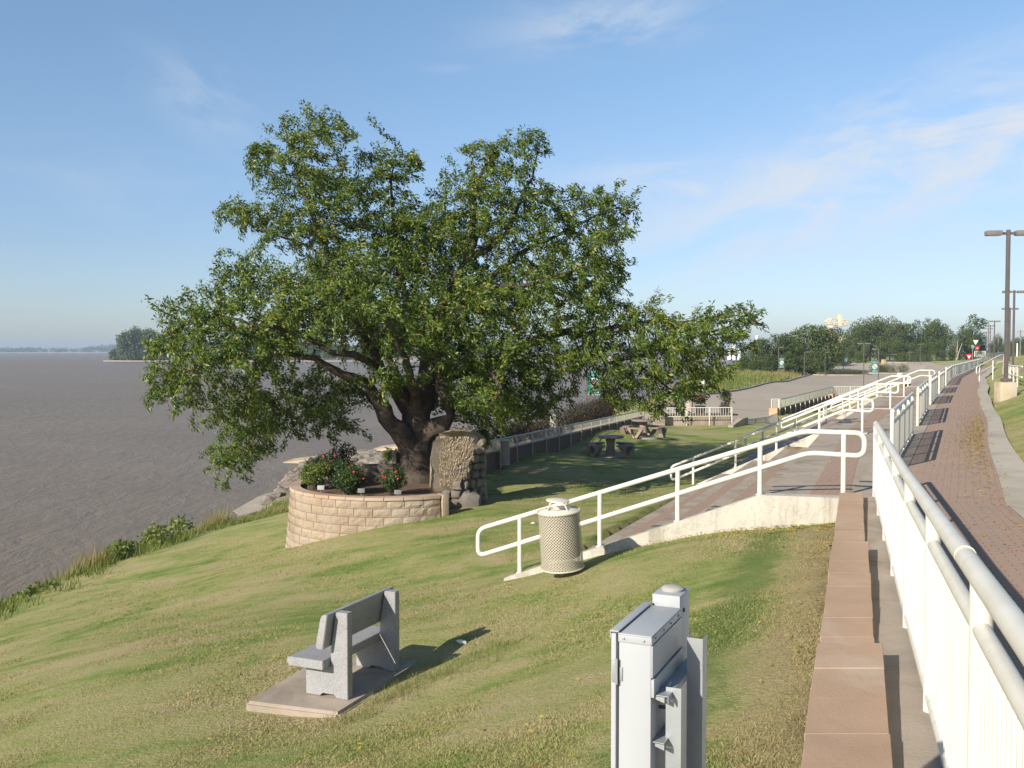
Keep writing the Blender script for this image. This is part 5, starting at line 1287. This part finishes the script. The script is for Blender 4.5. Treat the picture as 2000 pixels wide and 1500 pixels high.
def make_tree(kind, seed, h, w, n=1800, ls=.5, mat='fleaf', label='', group=None, loc=(0,0,0), trunk_h=.25, bare=False):
    rg = random.Random(seed); t_ = thing('tree', label, 'tree', loc, group, local=True)
    m = MB(); m.tube([(0,0,-.6),(.02*w,0,h*trunk_h),(.05*w*rg.uniform(-1,1),.03*w,h*.7)], [.035*h*.7,.028*h*.7,.008*h], 7)
    blobs = []
    for k in range(13):
        z = h*(trunk_h+(1-trunk_h)*rg.uniform(.08,.86)); f = math.sin(math.pi*min(1,(z/h-trunk_h*.6)/(1.12-trunk_h*.6)))**.6
        a = rg.uniform(0,6.28); rr = w*.30*f*rg.uniform(.3,1.15)
        s_ = w*rg.uniform(.15,.25); blobs.append((rr*math.cos(a), rr*math.sin(a), z, s_, s_, s_*rg.uniform(.7,1.1)))
        m.tube([(0,0,z*.55),(rr*math.cos(a)*.9, rr*math.sin(a)*.9, z)], [.010*h,.003*h], 5)
    blobs.append((0,0,h*.86,w*.17,w*.17,h*.13)); blobs.append((0,0,h*.5,w*.3,w*.3,h*.22))
    obj('trunk', m, M['bark'], t_)
    V, T = blob_leaves(blobs, n, ls, .55, seed=seed); big_mesh('crown', V, None, M[mat], T, t_)
    return t_
G1 = 'dark bushy trees on the river bank left of the car park'; G2 = 'hazy trees in the long row beyond the car park'; G3 = 'small distant trees along the levee road'
LB1 = 'dark bushy tree in the clump on the bank beyond the dry grass'; LB2 = 'hazy green tree in the long row beyond the car park'; LB3 = 'small hazy distant tree beyond the street lamps'
protos = [make_tree('a', 11, 9.0, 8.0, 3600, .42, 'fleaf', LB1, G1, trunk_h=.06), make_tree('b', 12, 9.0, 7.0, 3600, .42, 'fleaf', LB1, G1, trunk_h=.08), make_tree('c', 13, 13.0, 9.0, 4200, .5, 'fleaf', LB2, G2, trunk_h=.14), make_tree('d', 14, 13.0, 10.0, 4200, .5, 'fleaf', LB2, G2, trunk_h=.10), make_tree('e', 15, 13.0, 8.0, 3800, .5, 'fleaf_light', LB2, G2, trunk_h=.08)]
usedp = set()
def plant(k, x, y, s, rz, label=None, group=None, dz=0):
    loc = (x, y, h1(x, y)-.1+dz)
    if k not in usedp:
        usedp.add(k); o = protos[k]; o.location = loc; o.rotation_euler[2] = rz; o.scale = s if hasattr(s,'__len__') else (s,)*3
        if label: o['label'] = label
        if group: o['group'] = group
    else: o = dup(protos[k], loc, rz, label, s, group)
    return o
def plant_px(k, u, vtop, Y, rz, label=None, group=None, wf=1.0, hb=None):
    h0 = 9.0 if k < 2 else 13.0; x = (u-1000)/F*Y; z = h1(x, Y); s = ((HZ-vtop)/F*Y-z)/h0/1.0
    return plant(k, x, Y, (s*wf, s*wf, s), rz, label, group)
rr = random.Random(5)
for u, vt, Y, wf in ((1452,688,178,1.1),(1470,672,186,1.0),(1490,662,190,1.0),(1512,652,192,1.0),(1535,650,194,1.0),(1556,640,200,.9),(1578,636,196,1.0),(1598,634,200,.95),(1613,640,196,.9),(1632,652,228,.9),(1500,690,172,1.0),(1540,684,176,1.1),(1590,684,182,1.1),(1470,704,160,.9),(1448,712,152,.9),(1650,690,225,.9),(1560,694,178,1.0)):
    plant_px(rr.choice((0,1)), u, vt, Y, rr.uniform(0,6.28), LB1, G1, wf*1.15)
for u, vt, Y, wf in ((1652,652,285,.9),(1668,626,300,.85),(1682,620,300,.85),(1700,616,305,.9),(1718,614,300,.95),(1738,616,300,.9),(1752,622,295,.8),(1768,628,300,.85),(1790,622,300,.9),(1810,618,305,.85),(1828,620,300,.8),(1845,630,300,.8),(1662,672,262,.9),(1690,668,268,1.1),(1722,664,270,1.1),(1754,662,270,1.1),(1784,664,268,1.1),(1812,660,272,1.0),(1838,662,272,.9),(1860,668,276,.8),(1676,684,255,1.0),(1640,680,245,.9)):
    k = rr.choice((2,3,2,3,4)); plant_px(k, u, vt, Y, rr.uniform(0,6.28), LB2, G2, wf*1.05)
plant_px(4, 1899, 611, 290, 1.0, 'tall pale-green tree standing alone beside the farthest lamps', G2, 1.0)
plant_px(3, 1888, 640, 288, 2.0, 'shorter dark tree pressed against the tall lone tree', G2, .9)
plant_px(2, 1916, 648, 292, 4.0, 'dark low tree between the lone tree and the thin lamps', G2, .7)
plant_px(4, 1870, 645, 285, 3.0, 'scrubby tree with bare pale branches in the gap beside the lone tree', G2, .7)
for u, vt, Y in ((1945,652,420),(1955,664,430),(1972,662,440),(1984,660,440),(1997,655,420),(2010,650,420),(1936,668,420),(1964,672,400)):
    plant_px(rr.choice((2,3)), u, vt, Y, rr.uniform(0,6.28), LB3, G3, 1.0)
# bare dead snag in the gap
q = P(1868,696,282); t_ = thing('dead_tree', 'bare whitish dead tree in front of the gap in the tree row', 'tree', (q.x,q.y,h1(q.x,q.y))); m = MB(); b0 = Vector((q.x,q.y,h1(q.x,q.y)))
for dx, dz in ((-1.2,6.2),(.3,6.6),(1.6,5.6),(-.4,5.0)): m.tube([b0, b0+Vector((dx*.3,0,dz*.45)), b0+Vector((dx,0,dz))], [.22,.14,.05], 6)
obj('trunk', m, plain('dead_wood', (.45,.38,.30), (.35,.29,.22), 2, .9), t_)
# ---- far shore and island across the river
def land(name, pts, z0, z1, m, label):
    mbx = MB(); mbx.prism(pts, z0, z1); return struct(name, mbx, m, label)
IS = [(-292,695),(-270,688),(-150,682),(20,690),(160,720),(160,900),(-200,900),(-285,760)]
land('island_shore', IS, -9.5, -7.35, M['sand'], 'low sandy point of the wooded island across the river')
land('far_shore', [(-2600,3000),(1800,3000),(1800,3900),(-2600,3900)], -9.5, -6.6, M['sand'], 'thin pale shoreline on the far side of the river')
rg = np.random.default_rng(3)
def wood(name, spots, ls, n, mat, label, seed):
    blobs = []
    for (x,y,z,w_,h_) in spots:
        for k in range(4):
            f = rg.random(); s_ = w_*rg.uniform(.3,.48); blobs.append((x+rg.uniform(-.3,.3)*w_, y+rg.uniform(-.3,.3)*w_, z+h_*(.2+.62*f), s_, s_, h_*.2))
    V, T = blob_leaves(blobs, n, ls, .6, seed=seed); o = big_mesh(name, V, None, M[mat], T); tag(o, label, 'woodland', None, 'stuff'); return o
sp = []
for k in range(70):
    u = rg.uniform(232,760); Y = rg.uniform(705,800); top = np.interp(u, [228,240,255,275,300,360,420,600,760], [690,650,640,645,640,650,662,668,675])+rg.uniform(-3,7)
    sp.append(((u-1000)/F*Y, Y, -7.4, 13, (HZ-top)/F*Y+7.4))
for u, top, w_ in ((243,646,10),(252,638,11),(262,634,12),(272,640,11),(284,648,11),(295,640,12),(306,646,12)):
    for dq in (0, 8): sp.append(((u-1000)/F*(705+dq), 705+dq, -7.4, w_, (HZ-top)/F*705+7.4))
for k in range(26):
    u = rg.uniform(222,330); Y = rg.uniform(698,712); sp.append(((u-1000)/F*Y, Y, -7.5, 7, rg.uniform(5,9)))
wood('island_woods', sp, 1.7, 60000, 'fleaf', 'hazy wooded island point across the river, left of the big tree', 4)
sp = []
for k in range(420):
    x = rg.uniform(-1750,600); Y = rg.uniform(3010,3200); u = 1000+F*x/Y; hh_ = np.interp(u, [0,140,200,220,400,900], [13,15,21,25,24,24])*rg.uniform(.75,1.2)
    sp.append((x, Y, -6.8, 26, hh_))
wood('far_shore_woods', sp, 6.0, 24000, 'fleaf', 'blue hazy line of trees along the far river shore', 6)
# ---- roses in the planter
def bush(name, label, cat, c, r, h, n, mat, ls, group=None, wd=.6, seed=1, flowers=None, tn=(.42,.25)):
    t_ = thing(name, label, cat, (c[0],c[1],c[2]), group, local=True); rg_ = random.Random(seed); blobs = []; m = MB()
    for k in range(9):
        a = rg_.uniform(0,6.28); rr_ = r*rg_.uniform(.1,.75); z = h*rg_.uniform(.25,.85); s_ = r*rg_.uniform(.28,.45); blobs.append((rr_*math.cos(a), rr_*math.sin(a), z, s_, s_, s_*.9))
        m.tube([(0,0,-.1),(rr_*math.cos(a)*.5, rr_*math.sin(a)*.5, z*.6),(rr_*math.cos(a), rr_*math.sin(a), z)], [.012,.009,.004], 5)
    obj('stems', m, M['bark'], t_)
    V, T = blob_leaves(blobs, n, ls, wd, seed=seed, tn=tn); 
    if flowers is not None: T = np.minimum(T, .80)
    big_mesh('foliage', V, None, M[mat], T, t_)
    if flowers:
        for k in range(flowers):
            m = MB(); b_ = rg_.choice(blobs); d = Vector((rg_.uniform(-1,1), rg_.uniform(-1.2,.3), rg_.uniform(-.2,1))).normalized(); p = Vector(b_[:3])+d*b_[3]*1.0
            s_ = rg_.uniform(.017,.030)
            for q_ in range(7):
                a = q_*.9; e = Vector((math.cos(a), math.sin(a)*.6, math.sin(a)*.8)); f_ = d.cross(e).normalized()
                m.add([p-d*s_*.3, p+e*s_+f_*s_*.5, p+e*s_*1.1+d*s_*.5, p+e*s_-f_*s_*.5], [(0,1,2,3)])
            obj('bloom', m, M['bloom'], t_, False)
    return t_
M['bloom'] = plain('red_petals', (.62,.025,.03), (.50,.015,.03), 30, .6)
RG = 'bushes in the block planter'
for (u,v,Y,r,h,n,mat,lb,fl_,sd_) in ((614,958,24.6,.50,.70,3800,'weed','round bright-green bush without blooms at the left of the planter',None,1),
        (650,950,25.2,.72,.88,5200,'rose','tall dark rose bush with red tips, tallest in the planter',10,2),
        (690,962,24.0,.60,.66,4600,'rose','rose bush with several red blooms in the middle of the planter',14,3),
        (762,964,23.7,.46,.68,3400,'rose','rose bush standing apart at the right of the planter, nearest the ruin',10,4),
        (672,945,26.3,.45,1.05,1800,'hedge','dark leafless-looking rose bush behind the others',3,5)):
    q = P(u,v,Y); bush('rose_bush' if fl_ else 'shrub', lb, 'bush', (q.x,q.y,pz-.12), r, h, n, mat, .055, RG, seed=sd_, flowers=fl_)
# ---- red-flowered hedge behind the picnic fence
hp_ = []; rg = np.random.default_rng(8); blobs = []
HG = thing('hedge', 'dark red-flowered rose hedge behind the long picnic fence', 'hedge', (1,42,-3.8), local=True)
for k in range(90):
    t = k/89; x = fa[0]+(fb[0]-fa[0])*(t*.98+.0)-1.5*.95; y = fa[1]+(fb[1]-fa[1])*t+1.5*.32+rg.uniform(-.3,.3)
    hh_ = np.interp(t, [0,.2,.35,.5,.75,1], [.9,.8,.7,.85,1.2,1.6])*rg.uniform(.8,1.2)
    z = -3.6-.0212*(y-30); s_ = rg.uniform(.32,.5); blobs.append((x-1+rg.uniform(-.4,.3), y-42, z+3.8+hh_*.55, s_, s_, hh_*.62))
V, T = blob_leaves(blobs, 34000, .075, .6, seed=9); big_mesh('foliage', V, None, M['hedge'], T, HG)
m = MB(); m.tube([(b_[0],b_[1],b_[2]-.75) for b_ in blobs], .03, 4)
for b_ in blobs: m.tube([(b_[0],b_[1],b_[2]-.8),(b_[0]+.1,b_[1],b_[2]+.2)], .012, 4)
obj('stems', m, M['bark'], HG)
bush('shrub', 'bright green leafy shrub just behind the top of the stone ruin', 'bush', tuple(P(943,872,27.5)), .26, .45, 900, 'weed', .09, seed=21)
bush('shrub', 'little green shrub at the left foot of the tree above the rocks', 'bush', tuple(P(778,905,31)), .6, .5, 900, 'weed', .09, seed=23)
for (t_, q), h_, mt_, sd_ in ((BUSH_POTS[0],.5,'rose',31),(BUSH_POTS[1],.75,'hedge',32)):
    bl_ = [(rg.uniform(-.25,.25), rg.uniform(-.25,.25), .6+rg.uniform(0,h_), .2, .2, .2) for k in range(8)]
    V, T = blob_leaves(bl_, 900, .1, .5, seed=sd_); T = np.minimum(T+.0, .8)
    V = V+np.array([q.x,q.y,-4.05]); pl_ = big_mesh('plant', V, None, M['hedge'], T, t_)
    if sd_ == 31:
        V, T = blob_leaves([(0,0,1.0,.32,.32,.14)], 40, .07, .8, seed=5); V = V+np.array([q.x,q.y,-4.05]); big_mesh('blooms', V, None, M['bloom'], T, t_)
# ---- juniper beds and the planting islands in the car park
JG = 'juniper beds in the car park'
def juniper(label, cx_, cy_, rx, ry, h_, n, red=True):
    z0 = h1(cx_, cy_); t_ = thing('juniper_bed', label, 'juniper bed', (cx_,cy_,z0), JG, local=True)
    m = MB(); m.prism([(math.cos(a)*rx*1.08, math.sin(a)*ry*1.15) for a in np.linspace(0,2*math.pi,28,endpoint=False)], -.6, .16); obj('kerb_ring', m, M['conc'], t_, False)
    m = MB(); m.prism([(math.cos(a)*rx*1.0, math.sin(a)*ry*1.04) for a in np.linspace(0,2*math.pi,28,endpoint=False)], -.6, .19); obj('soil', m, M['soil'], t_, False)
    rg_ = np.random.default_rng(int(cx_*10)); bl_ = []
    for k in range(26):
        a = rg_.uniform(0,6.28); f = rg_.random()**.5*.9; bl_.append((math.cos(a)*rx*f, math.sin(a)*ry*f, .15+h_*.42*rg_.uniform(.7,1.3), rx*.22, ry*.3, h_*.5))
    V, T = blob_leaves(bl_, n, .22, .35, seed=4); big_mesh('foliage', V, None, M['juniper'], T, t_)
juniper('flat juniper bed with a bare reddish end, in the middle of the car park', 61, 180, 5.2, 1.8, .75, 4000)
juniper('taller juniper bed on the right, nearest the handrails', 74.5, 190, 4.4, 2.4, 1.6, 4200)
juniper('farther juniper bed by the grass slope', 97.0, 235, 6.0, 2.6, 2.2, 4200)
# ---- weeds, tall grass on the river edge of the lawn
def grass_tuft(cx, cy, n, spread, h_, lean=.35, rg_=RNG, w_=.012):
    a = rg_.uniform(0,6.28,n); r_ = rg_.random(n)**.6*spread
    x = cx+np.cos(a)*r_; y = cy+np.sin(a)*r_; z = H(x, y)-.02
    B = np.stack([x,y,z], 1); L = rg_.uniform(.45,1.1,n)*h_; dv = unit(np.stack([rg_.normal(0,lean,n)+.1, rg_.normal(0,lean,n), np.ones(n)], 1))
    Sd = unit(np.stack([rg_.normal(size=n), rg_.normal(size=n), np.zeros(n)], 1)); ww = rg_.uniform(.6,1.4,n)*w_
    return np.stack([B-Sd*ww[:,None], B+Sd*ww[:,None], B+dv*L[:,None]+np.stack([np.full(n,.08),np.zeros(n),-.04*np.ones(n)],1)*L[:,None]], 1).reshape(-1, 3)
WG = 'weed clumps along the river edge of the lawn'
def edgept(u, v, Y): q = P(u,v,Y); return q.x, q.y
for (u,v,Y,kind,r,h_,lb,sd_) in ((105,1135,29.5,'dry',1.5,.9,'tan tuft of tall dry grass on the lawn edge, leftmost','1'),(285,1082,33.5,'leaf',1.5,.95,'broad leafy green weed clump at the middle of the lawn edge','2'),(200,1108,31,'leaf',1.0,.6,'smaller leafy weed clump between the tan tuft and the broad clump','3'),
        (385,1045,38.5,'dry',1.2,1.0,'tan tuft of tall dry grass beside the sandy point','4'),(20,1172,26.6,'leaf',1.0,.30,'low weed clump at the left frame edge of the lawn','5'),(545,1000,43,'dry',1.0,.34,'short grassy weeds between the planter and the sandy point','6'),(470,1020,41.5,'dry',.9,.26,'low green weeds just below the sandy point','7')):
    x, y = edgept(u,v,Y); t_ = thing('weed_clump', lb, 'weeds', (x,y,h1(x,y)), WG)
    if kind == 'dry':
        V = grass_tuft(x, y, 1500, r, h_, .28, w_=.014); big_mesh('blades', V, None, M['drygrass'], RNG.random(500 if False else len(V)//3), t_, quad=3)
        V = grass_tuft(x+.2, y-.3, 900, r*1.1, h_*.5, .4, w_=.016); big_mesh('leaves', V, None, M['weed'], RNG.random(len(V)//3), t_, quad=3)
    else:
        bl_ = []; rg_ = np.random.default_rng(int(sd_))
        for k in range(16): a = rg_.uniform(0,6.28); f = rg_.random()**.5*r; px_, py_ = x+math.cos(a)*f, y+math.sin(a)*f; bl_.append((px_, py_, h1(px_,py_)+h_*rg_.uniform(.2,.6), .34, .34, h_*.4))
        V, T = blob_leaves(bl_, 2600, .12, .75, seed=int(sd_)); big_mesh('leaves', V, None, M['weed'], T, t_)
        V = grass_tuft(x, y, 600, r*1.2, h_*.7, .4); big_mesh('blades', V, None, M['weed'], RNG.random(len(V)//3), t_, quad=3)
V = []
for y in np.arange(19, 47, .22):
    for k in range(2):
        xx = bankx(y)+RNG.uniform(-.6,1.5); V.append(grass_tuft(xx, y, 16, .35, .42, .4, w_=.013))
V = np.concatenate(V); o = big_mesh('bank_grass', V, None, M['weed'], RNG.random(len(V)//3), quad=3); tag(o, 'unmown green fringe of grass along the top of the river bank', 'grass', None, 'stuff')
V = []
for k in range(900):
    y = RNG.uniform(95,185); e0 = np.interp(y, [74,93,105,135,172,212], [11,17,24,38,52,68]); x = e0-RNG.uniform(1.0,13)**1.0
    if x < bankx(y)-1: continue
    V.append(grass_tuft(x, y, 16, 1.0, np.interp(y,[95,120,140],[.35,.6,.95]), .3, w_=.05))
V = np.concatenate(V); gsel = np.repeat((V.reshape(-1,3,3)[:,0,1] < 141+RNG.normal(0,10,len(V)//3)) , 3)
o = big_mesh('green_weeds', V[gsel], None, M['weed'], RNG.random(gsel.sum()//3), quad=3); tag(o, 'low green weeds on the bank along the car park kerb', 'weeds', None, 'stuff'); V = V[~gsel]
o = big_mesh('tall_grass', V, None, M['drygrass'], np.clip(RNG.normal(.45,.3,len(V)//3),0,1), quad=3); tag(o, 'tall tan and green grass on the mound beside the car park', 'grass', None, 'stuff')
# ---- riprap and slabs on the shore
m = MB(); rk = random.Random(6)
def bk(y): return float(bankx(np.array([y]))[0])
for k in range(900):
    y = rk.uniform(49,72); x = bk(y)+rk.uniform(-3.0,5.0)*(1 if y < 66 else .8); z = h1(x,y)
    if z < -8.15: continue
    s_ = rk.uniform(.14,.38)*(1.2 if rk.random() < .15 else 1)
    stone(m, (x,y,z+s_*.25), (s_*rk.uniform(.8,1.5), s_, s_*.6), Matrix.Rotation(rk.uniform(0,3),3,'Z')@Matrix.Rotation(rk.uniform(-.5,.5),3,'X'), rk.random()*90, 1)
o = obj('riprap', m, M['rock'], None, False); tag(o, 'bank of loose tan riprap rocks beyond the planter', 'rocks', None, 'stuff')
for (u0,v0,u1,v1,Y,lb) in ((545,905,640,892,69,'flat tan slab at the tip of the rocks in the water'),(655,890,700,884,69,'broken pale slab on top of the rock bank, second from the tip'),(720,880,790,870,68,'pale slabs on the rock bank nearest the tree trunk')):
    a = P(u0,v0,Y); b = P(u1,v1,Y-1); t_ = thing('broken_slab', lb, 'slab', a); m = MB(); d = (b-a); z = (a.z+b.z)/2
    m.prism([(a.x,a.y,0),(b.x,b.y,0),(b.x+.3,b.y+2.0,0),(a.x+.6,a.y+2.2,0)], -8.6, lambda p: a.z+(b.z-a.z)*min(1,max(0,(p[0]-a.x)/max(.1,b.x-a.x)))); obj('slab_top', m, M['slab'], t_, False)
m = MB(); q0 = P(430,1000,48); pts = [P(u,v,Y) for u,v,Y in ((436,992,49),(470,972,51.5),(575,940,56),(600,960,52),(560,985,48.5),(470,1006,46.5))]
pts = subdiv([tuple(p) for p in pts]+[tuple(pts[0])], .5)[:-1]; pts = [Vector((p[0]+mnoise.noise(Vector((p[0]*1.3,p[1]*1.3,0)))*.5, p[1]+mnoise.noise(Vector((p[1]*1.3,p[0]*1.3,5)))*.6, 0)) for p in pts]
m.prism([(p.x,p.y,0) for p in pts], -9.4, lambda p: -8.03+.10*(p[0]+14.2)); t_ = obj('silt_bar', m, M['sand'], None, False); t_['kind'] = 'structure'; t_['label'] = 'pale sandy point sloping into the river'
# ---- mown grass blades over the lawn, denser where it is near
def scatter(n, x0, x1, y0, y1, powr):
    y = (RNG.random(n)*(y1**(1-powr)-y0**(1-powr))+y0**(1-powr))**(1/(1-powr)); x = RNG.uniform(-1,1,n)
    x = (x0/y0*(1-(x+1)/2)+x1/y0*(x+1)/2)*y; return x, y
x, y = scatter(560000, -2.35*1.0, 1.75, 3.6, 30, 1.55)
s, t = st_of(x, y); d, wz = walk_sd(x, y)
cap_l = -.209+.3537*y
ok = ((y > 13.35) | (x < cap_l-.01)) & ~inpoly(x, y, TPOLY2) & (d < -.2) & (np.hypot(x-PLC[0], y-PLC[1]) > PLR+.12) & (bankx(y)-x < .4) & ~inpoly(x, y, [(-2.66,9.30),(-1.62,8.90),(-.92,10.50),(-2.12,10.78)]) & ~((x > -2.2)&(x < -.7)&(y > 24)&(y < 25.3)) & ~((np.abs(x+2.5)<2.5)&(y>25))
bare = np.sin(x*1.9+y*.7)*np.sin(y*1.6-x*.8)+RNG.normal(0,.55,len(x)); ok &= bare < 1.25
x, y = x[ok], y[ok]; n = len(x); z = H(x, y)-.004
B = np.stack([x,y,z],1); hgt = RNG.uniform(.007,.023,n)*(1+.03*y); dv = unit(np.stack([RNG.normal(0,.75,n)+.12, RNG.normal(0,.75,n), np.ones(n)],1)); sd_ = unit(np.stack([RNG.normal(size=n), RNG.normal(size=n), np.zeros(n)],1)); ww = RNG.uniform(.0016,.0032,n)*(1+.12*y)
# a ragged longer tuft patch right of the bench slab, plus rough edges
V = np.stack([B-sd_*ww[:,None], B+sd_*ww[:,None], B+dv*hgt[:,None]],1).reshape(-1,3)
tn_ = np.clip(RNG.normal(.5,.26,n),0,1)
ex = []
for k in range(150):
    f = RNG.random(); px_ = -1.55+f*1.5+RNG.normal(0,.18); py_ = 8.85+f*1.7+RNG.normal(0,.22)
    if inpoly(np.array([px_]), np.array([py_]), [(-2.66,9.30),(-1.62,8.96),(-.96,10.50),(-2.12,10.78)])[0]: continue
    ex.append(grass_tuft(px_, py_, 16, .10, .15, .5, w_=.0035))
for k in range(40):
    px_, py_ = -2.0+RNG.normal(0,.9), 7.6+RNG.normal(0,.35); ex.append(grass_tuft(px_, py_, 14, .12, .10, .5, w_=.003))
for k in range(900):
    py_ = RNG.uniform(4.3,20); px_ = RNG.uniform(-.50,.33)*py_
    if px_ > -.3+.3537*py_ or inpoly(np.array([px_]), np.array([py_]), [(-2.72,9.24),(-1.60,8.86),(-.88,10.54),(-2.12,10.82)])[0] or inpoly(np.array([px_]), np.array([py_]), TPOLY2)[0]: continue
    ex.append(grass_tuft(px_, py_, 9, RNG.uniform(.03,.10), RNG.uniform(.04,.085), .6, w_=.0032+.0003*py_))
ex = np.concatenate(ex); V = np.concatenate([V, ex]); tn_ = np.r_[tn_, RNG.uniform(.7,1,len(ex)//3)]
o = big_mesh('lawn_grass', V, None, M['blade'], tn_, quad=3); tag(o, 'short mown grass blades of the sloping lawn', 'grass', None, 'stuff')
print('BLADES', n)
# ---- fallen leaves
fx = []; 
def litter(n, fn): 
    for k in range(n): fx.append(fn())
def rect_st(s0, s1, t0, t1, z): 
    def f(): q = ST(RNG.uniform(s0,s1), RNG.uniform(t0,t1)); return (q.x, q.y, z)
    return f
def near_curb():
    t = RNG.uniform(.3,3.4)*RNG.uniform(.3,1); q = ST(-.16-abs(RNG.normal(0,.38)), t); return (q.x, q.y, h1(q.x,q.y)+.035)
litter(700, near_curb)
def wallside(): y = RNG.uniform(6,13.2); x = -.209+.3537*y-abs(RNG.normal(0,.3))-.03; return (x, y, h1(x,y)+.035)
litter(160, wallside)
def lawn_(): 
    y = RNG.uniform(5,24); x = RNG.uniform(-.35,.2)*y; return (x, y, h1(x,y)+.035)
litter(700, lawn_)
def walkedge():
    y = RNG.uniform(10,60); i = np.searchsorted(WL[:,1], y)-1; p = wpt(y); dd_ = edge(y)+.1-abs(RNG.normal(0,.42)) if RNG.random() < .8 else RNG.uniform(.2,1.7)
    L_ = Vector((AV.y, -AV.x)); return (p[0]+L_.x*dd_, p[1]+L_.y*dd_, p[2]+.014)
litter(1700, walkedge)
def heap():
    y = RNG.normal(24,4); p = wpt(min(max(y,14),40)); dd_ = edge(y)-.1-abs(RNG.normal(0,.3)); return (p[0]+AV.y*dd_, p[1]-AV.x*dd_, p[2]+.016)
litter(2600, heap)
def bankedge():
    y = RNG.uniform(18,40); p = wpt(y); dd_ = 2.15+abs(RNG.normal(0,.35)); x_, y_ = p[0]+AV.y*dd_, p[1]-AV.x*dd_; return (x_, y_, h1(x_,y_)+.03)
litter(500, bankedge)
def terr(k, f0, f1, t0, t1, z, st_=0):
    def f():
        g_ = RNG.uniform(f0,f1); q = BT(k, g_, RNG.uniform(t0,t1)); return (q.x, q.y, z+(ZOFF[k]-TRK[k]*st_)*(1-g_)+(ZOFF[k+1]-TRK[k+1]*st_)*g_+.012)
    return f
for k in range(5):
    litter(240, terr(k,.93,.985,2.0,2.4,TZ0,1)); litter(60, terr(k,.02,.98,.4,1.45,TZ0)); litter(120, terr(k,.02,.98,2.02,2.4,TZ0,1)); litter(90, terr(k,.02,.98,2.95,3.35,TZ0,2))
def picn(): 
    y = RNG.uniform(22,50); x = RNG.uniform(.02,.17)*y; return (x, y, h1(x,y)+.035)
litter(500, picn)
Cn = np.array(fx); n = len(Cn); an = RNG.uniform(0,6.28,n); dv = unit(np.stack([np.cos(an), np.sin(an), RNG.uniform(-.1,.25,n)],1)); nv = unit(np.stack([RNG.normal(0,.3,n), RNG.normal(0,.3,n), np.ones(n)],1))
ln = RNG.uniform(.028,.062,n); V = leaf_quads(Cn, dv, nv, ln, ln*.42); o = big_mesh('fallen_leaves', V, None, M['fallen'], RNG.random(n)); tag(o, 'scattered yellow fallen leaves on the lawn, steps and walk', 'leaves', None, 'stuff')
# ---- air: one thin even haze
HAZE = True
if HAZE:
    m = MB(); m.box((-300, 1900, 10), (4600, 4300, 40)); hz = obj('haze', m, [], None, False)
    k = NT('haze_air'); k.t.nodes.remove(k.b); pv = k.n('ShaderNodeVolumePrincipled'); pv.inputs['Color'].default_value = (.62,.78,1.0,1); pv.inputs['Density'].default_value = .00022; pv.inputs['Anisotropy'].default_value = .1
    k.l(pv.outputs[0], k.out.inputs['Volume']); hz.data.materials.append(k.m); tag(hz, 'thin morning haze over the river', None, None, 'stuff')
for o in SC.objects:
    if 'local' in o: del o['local']
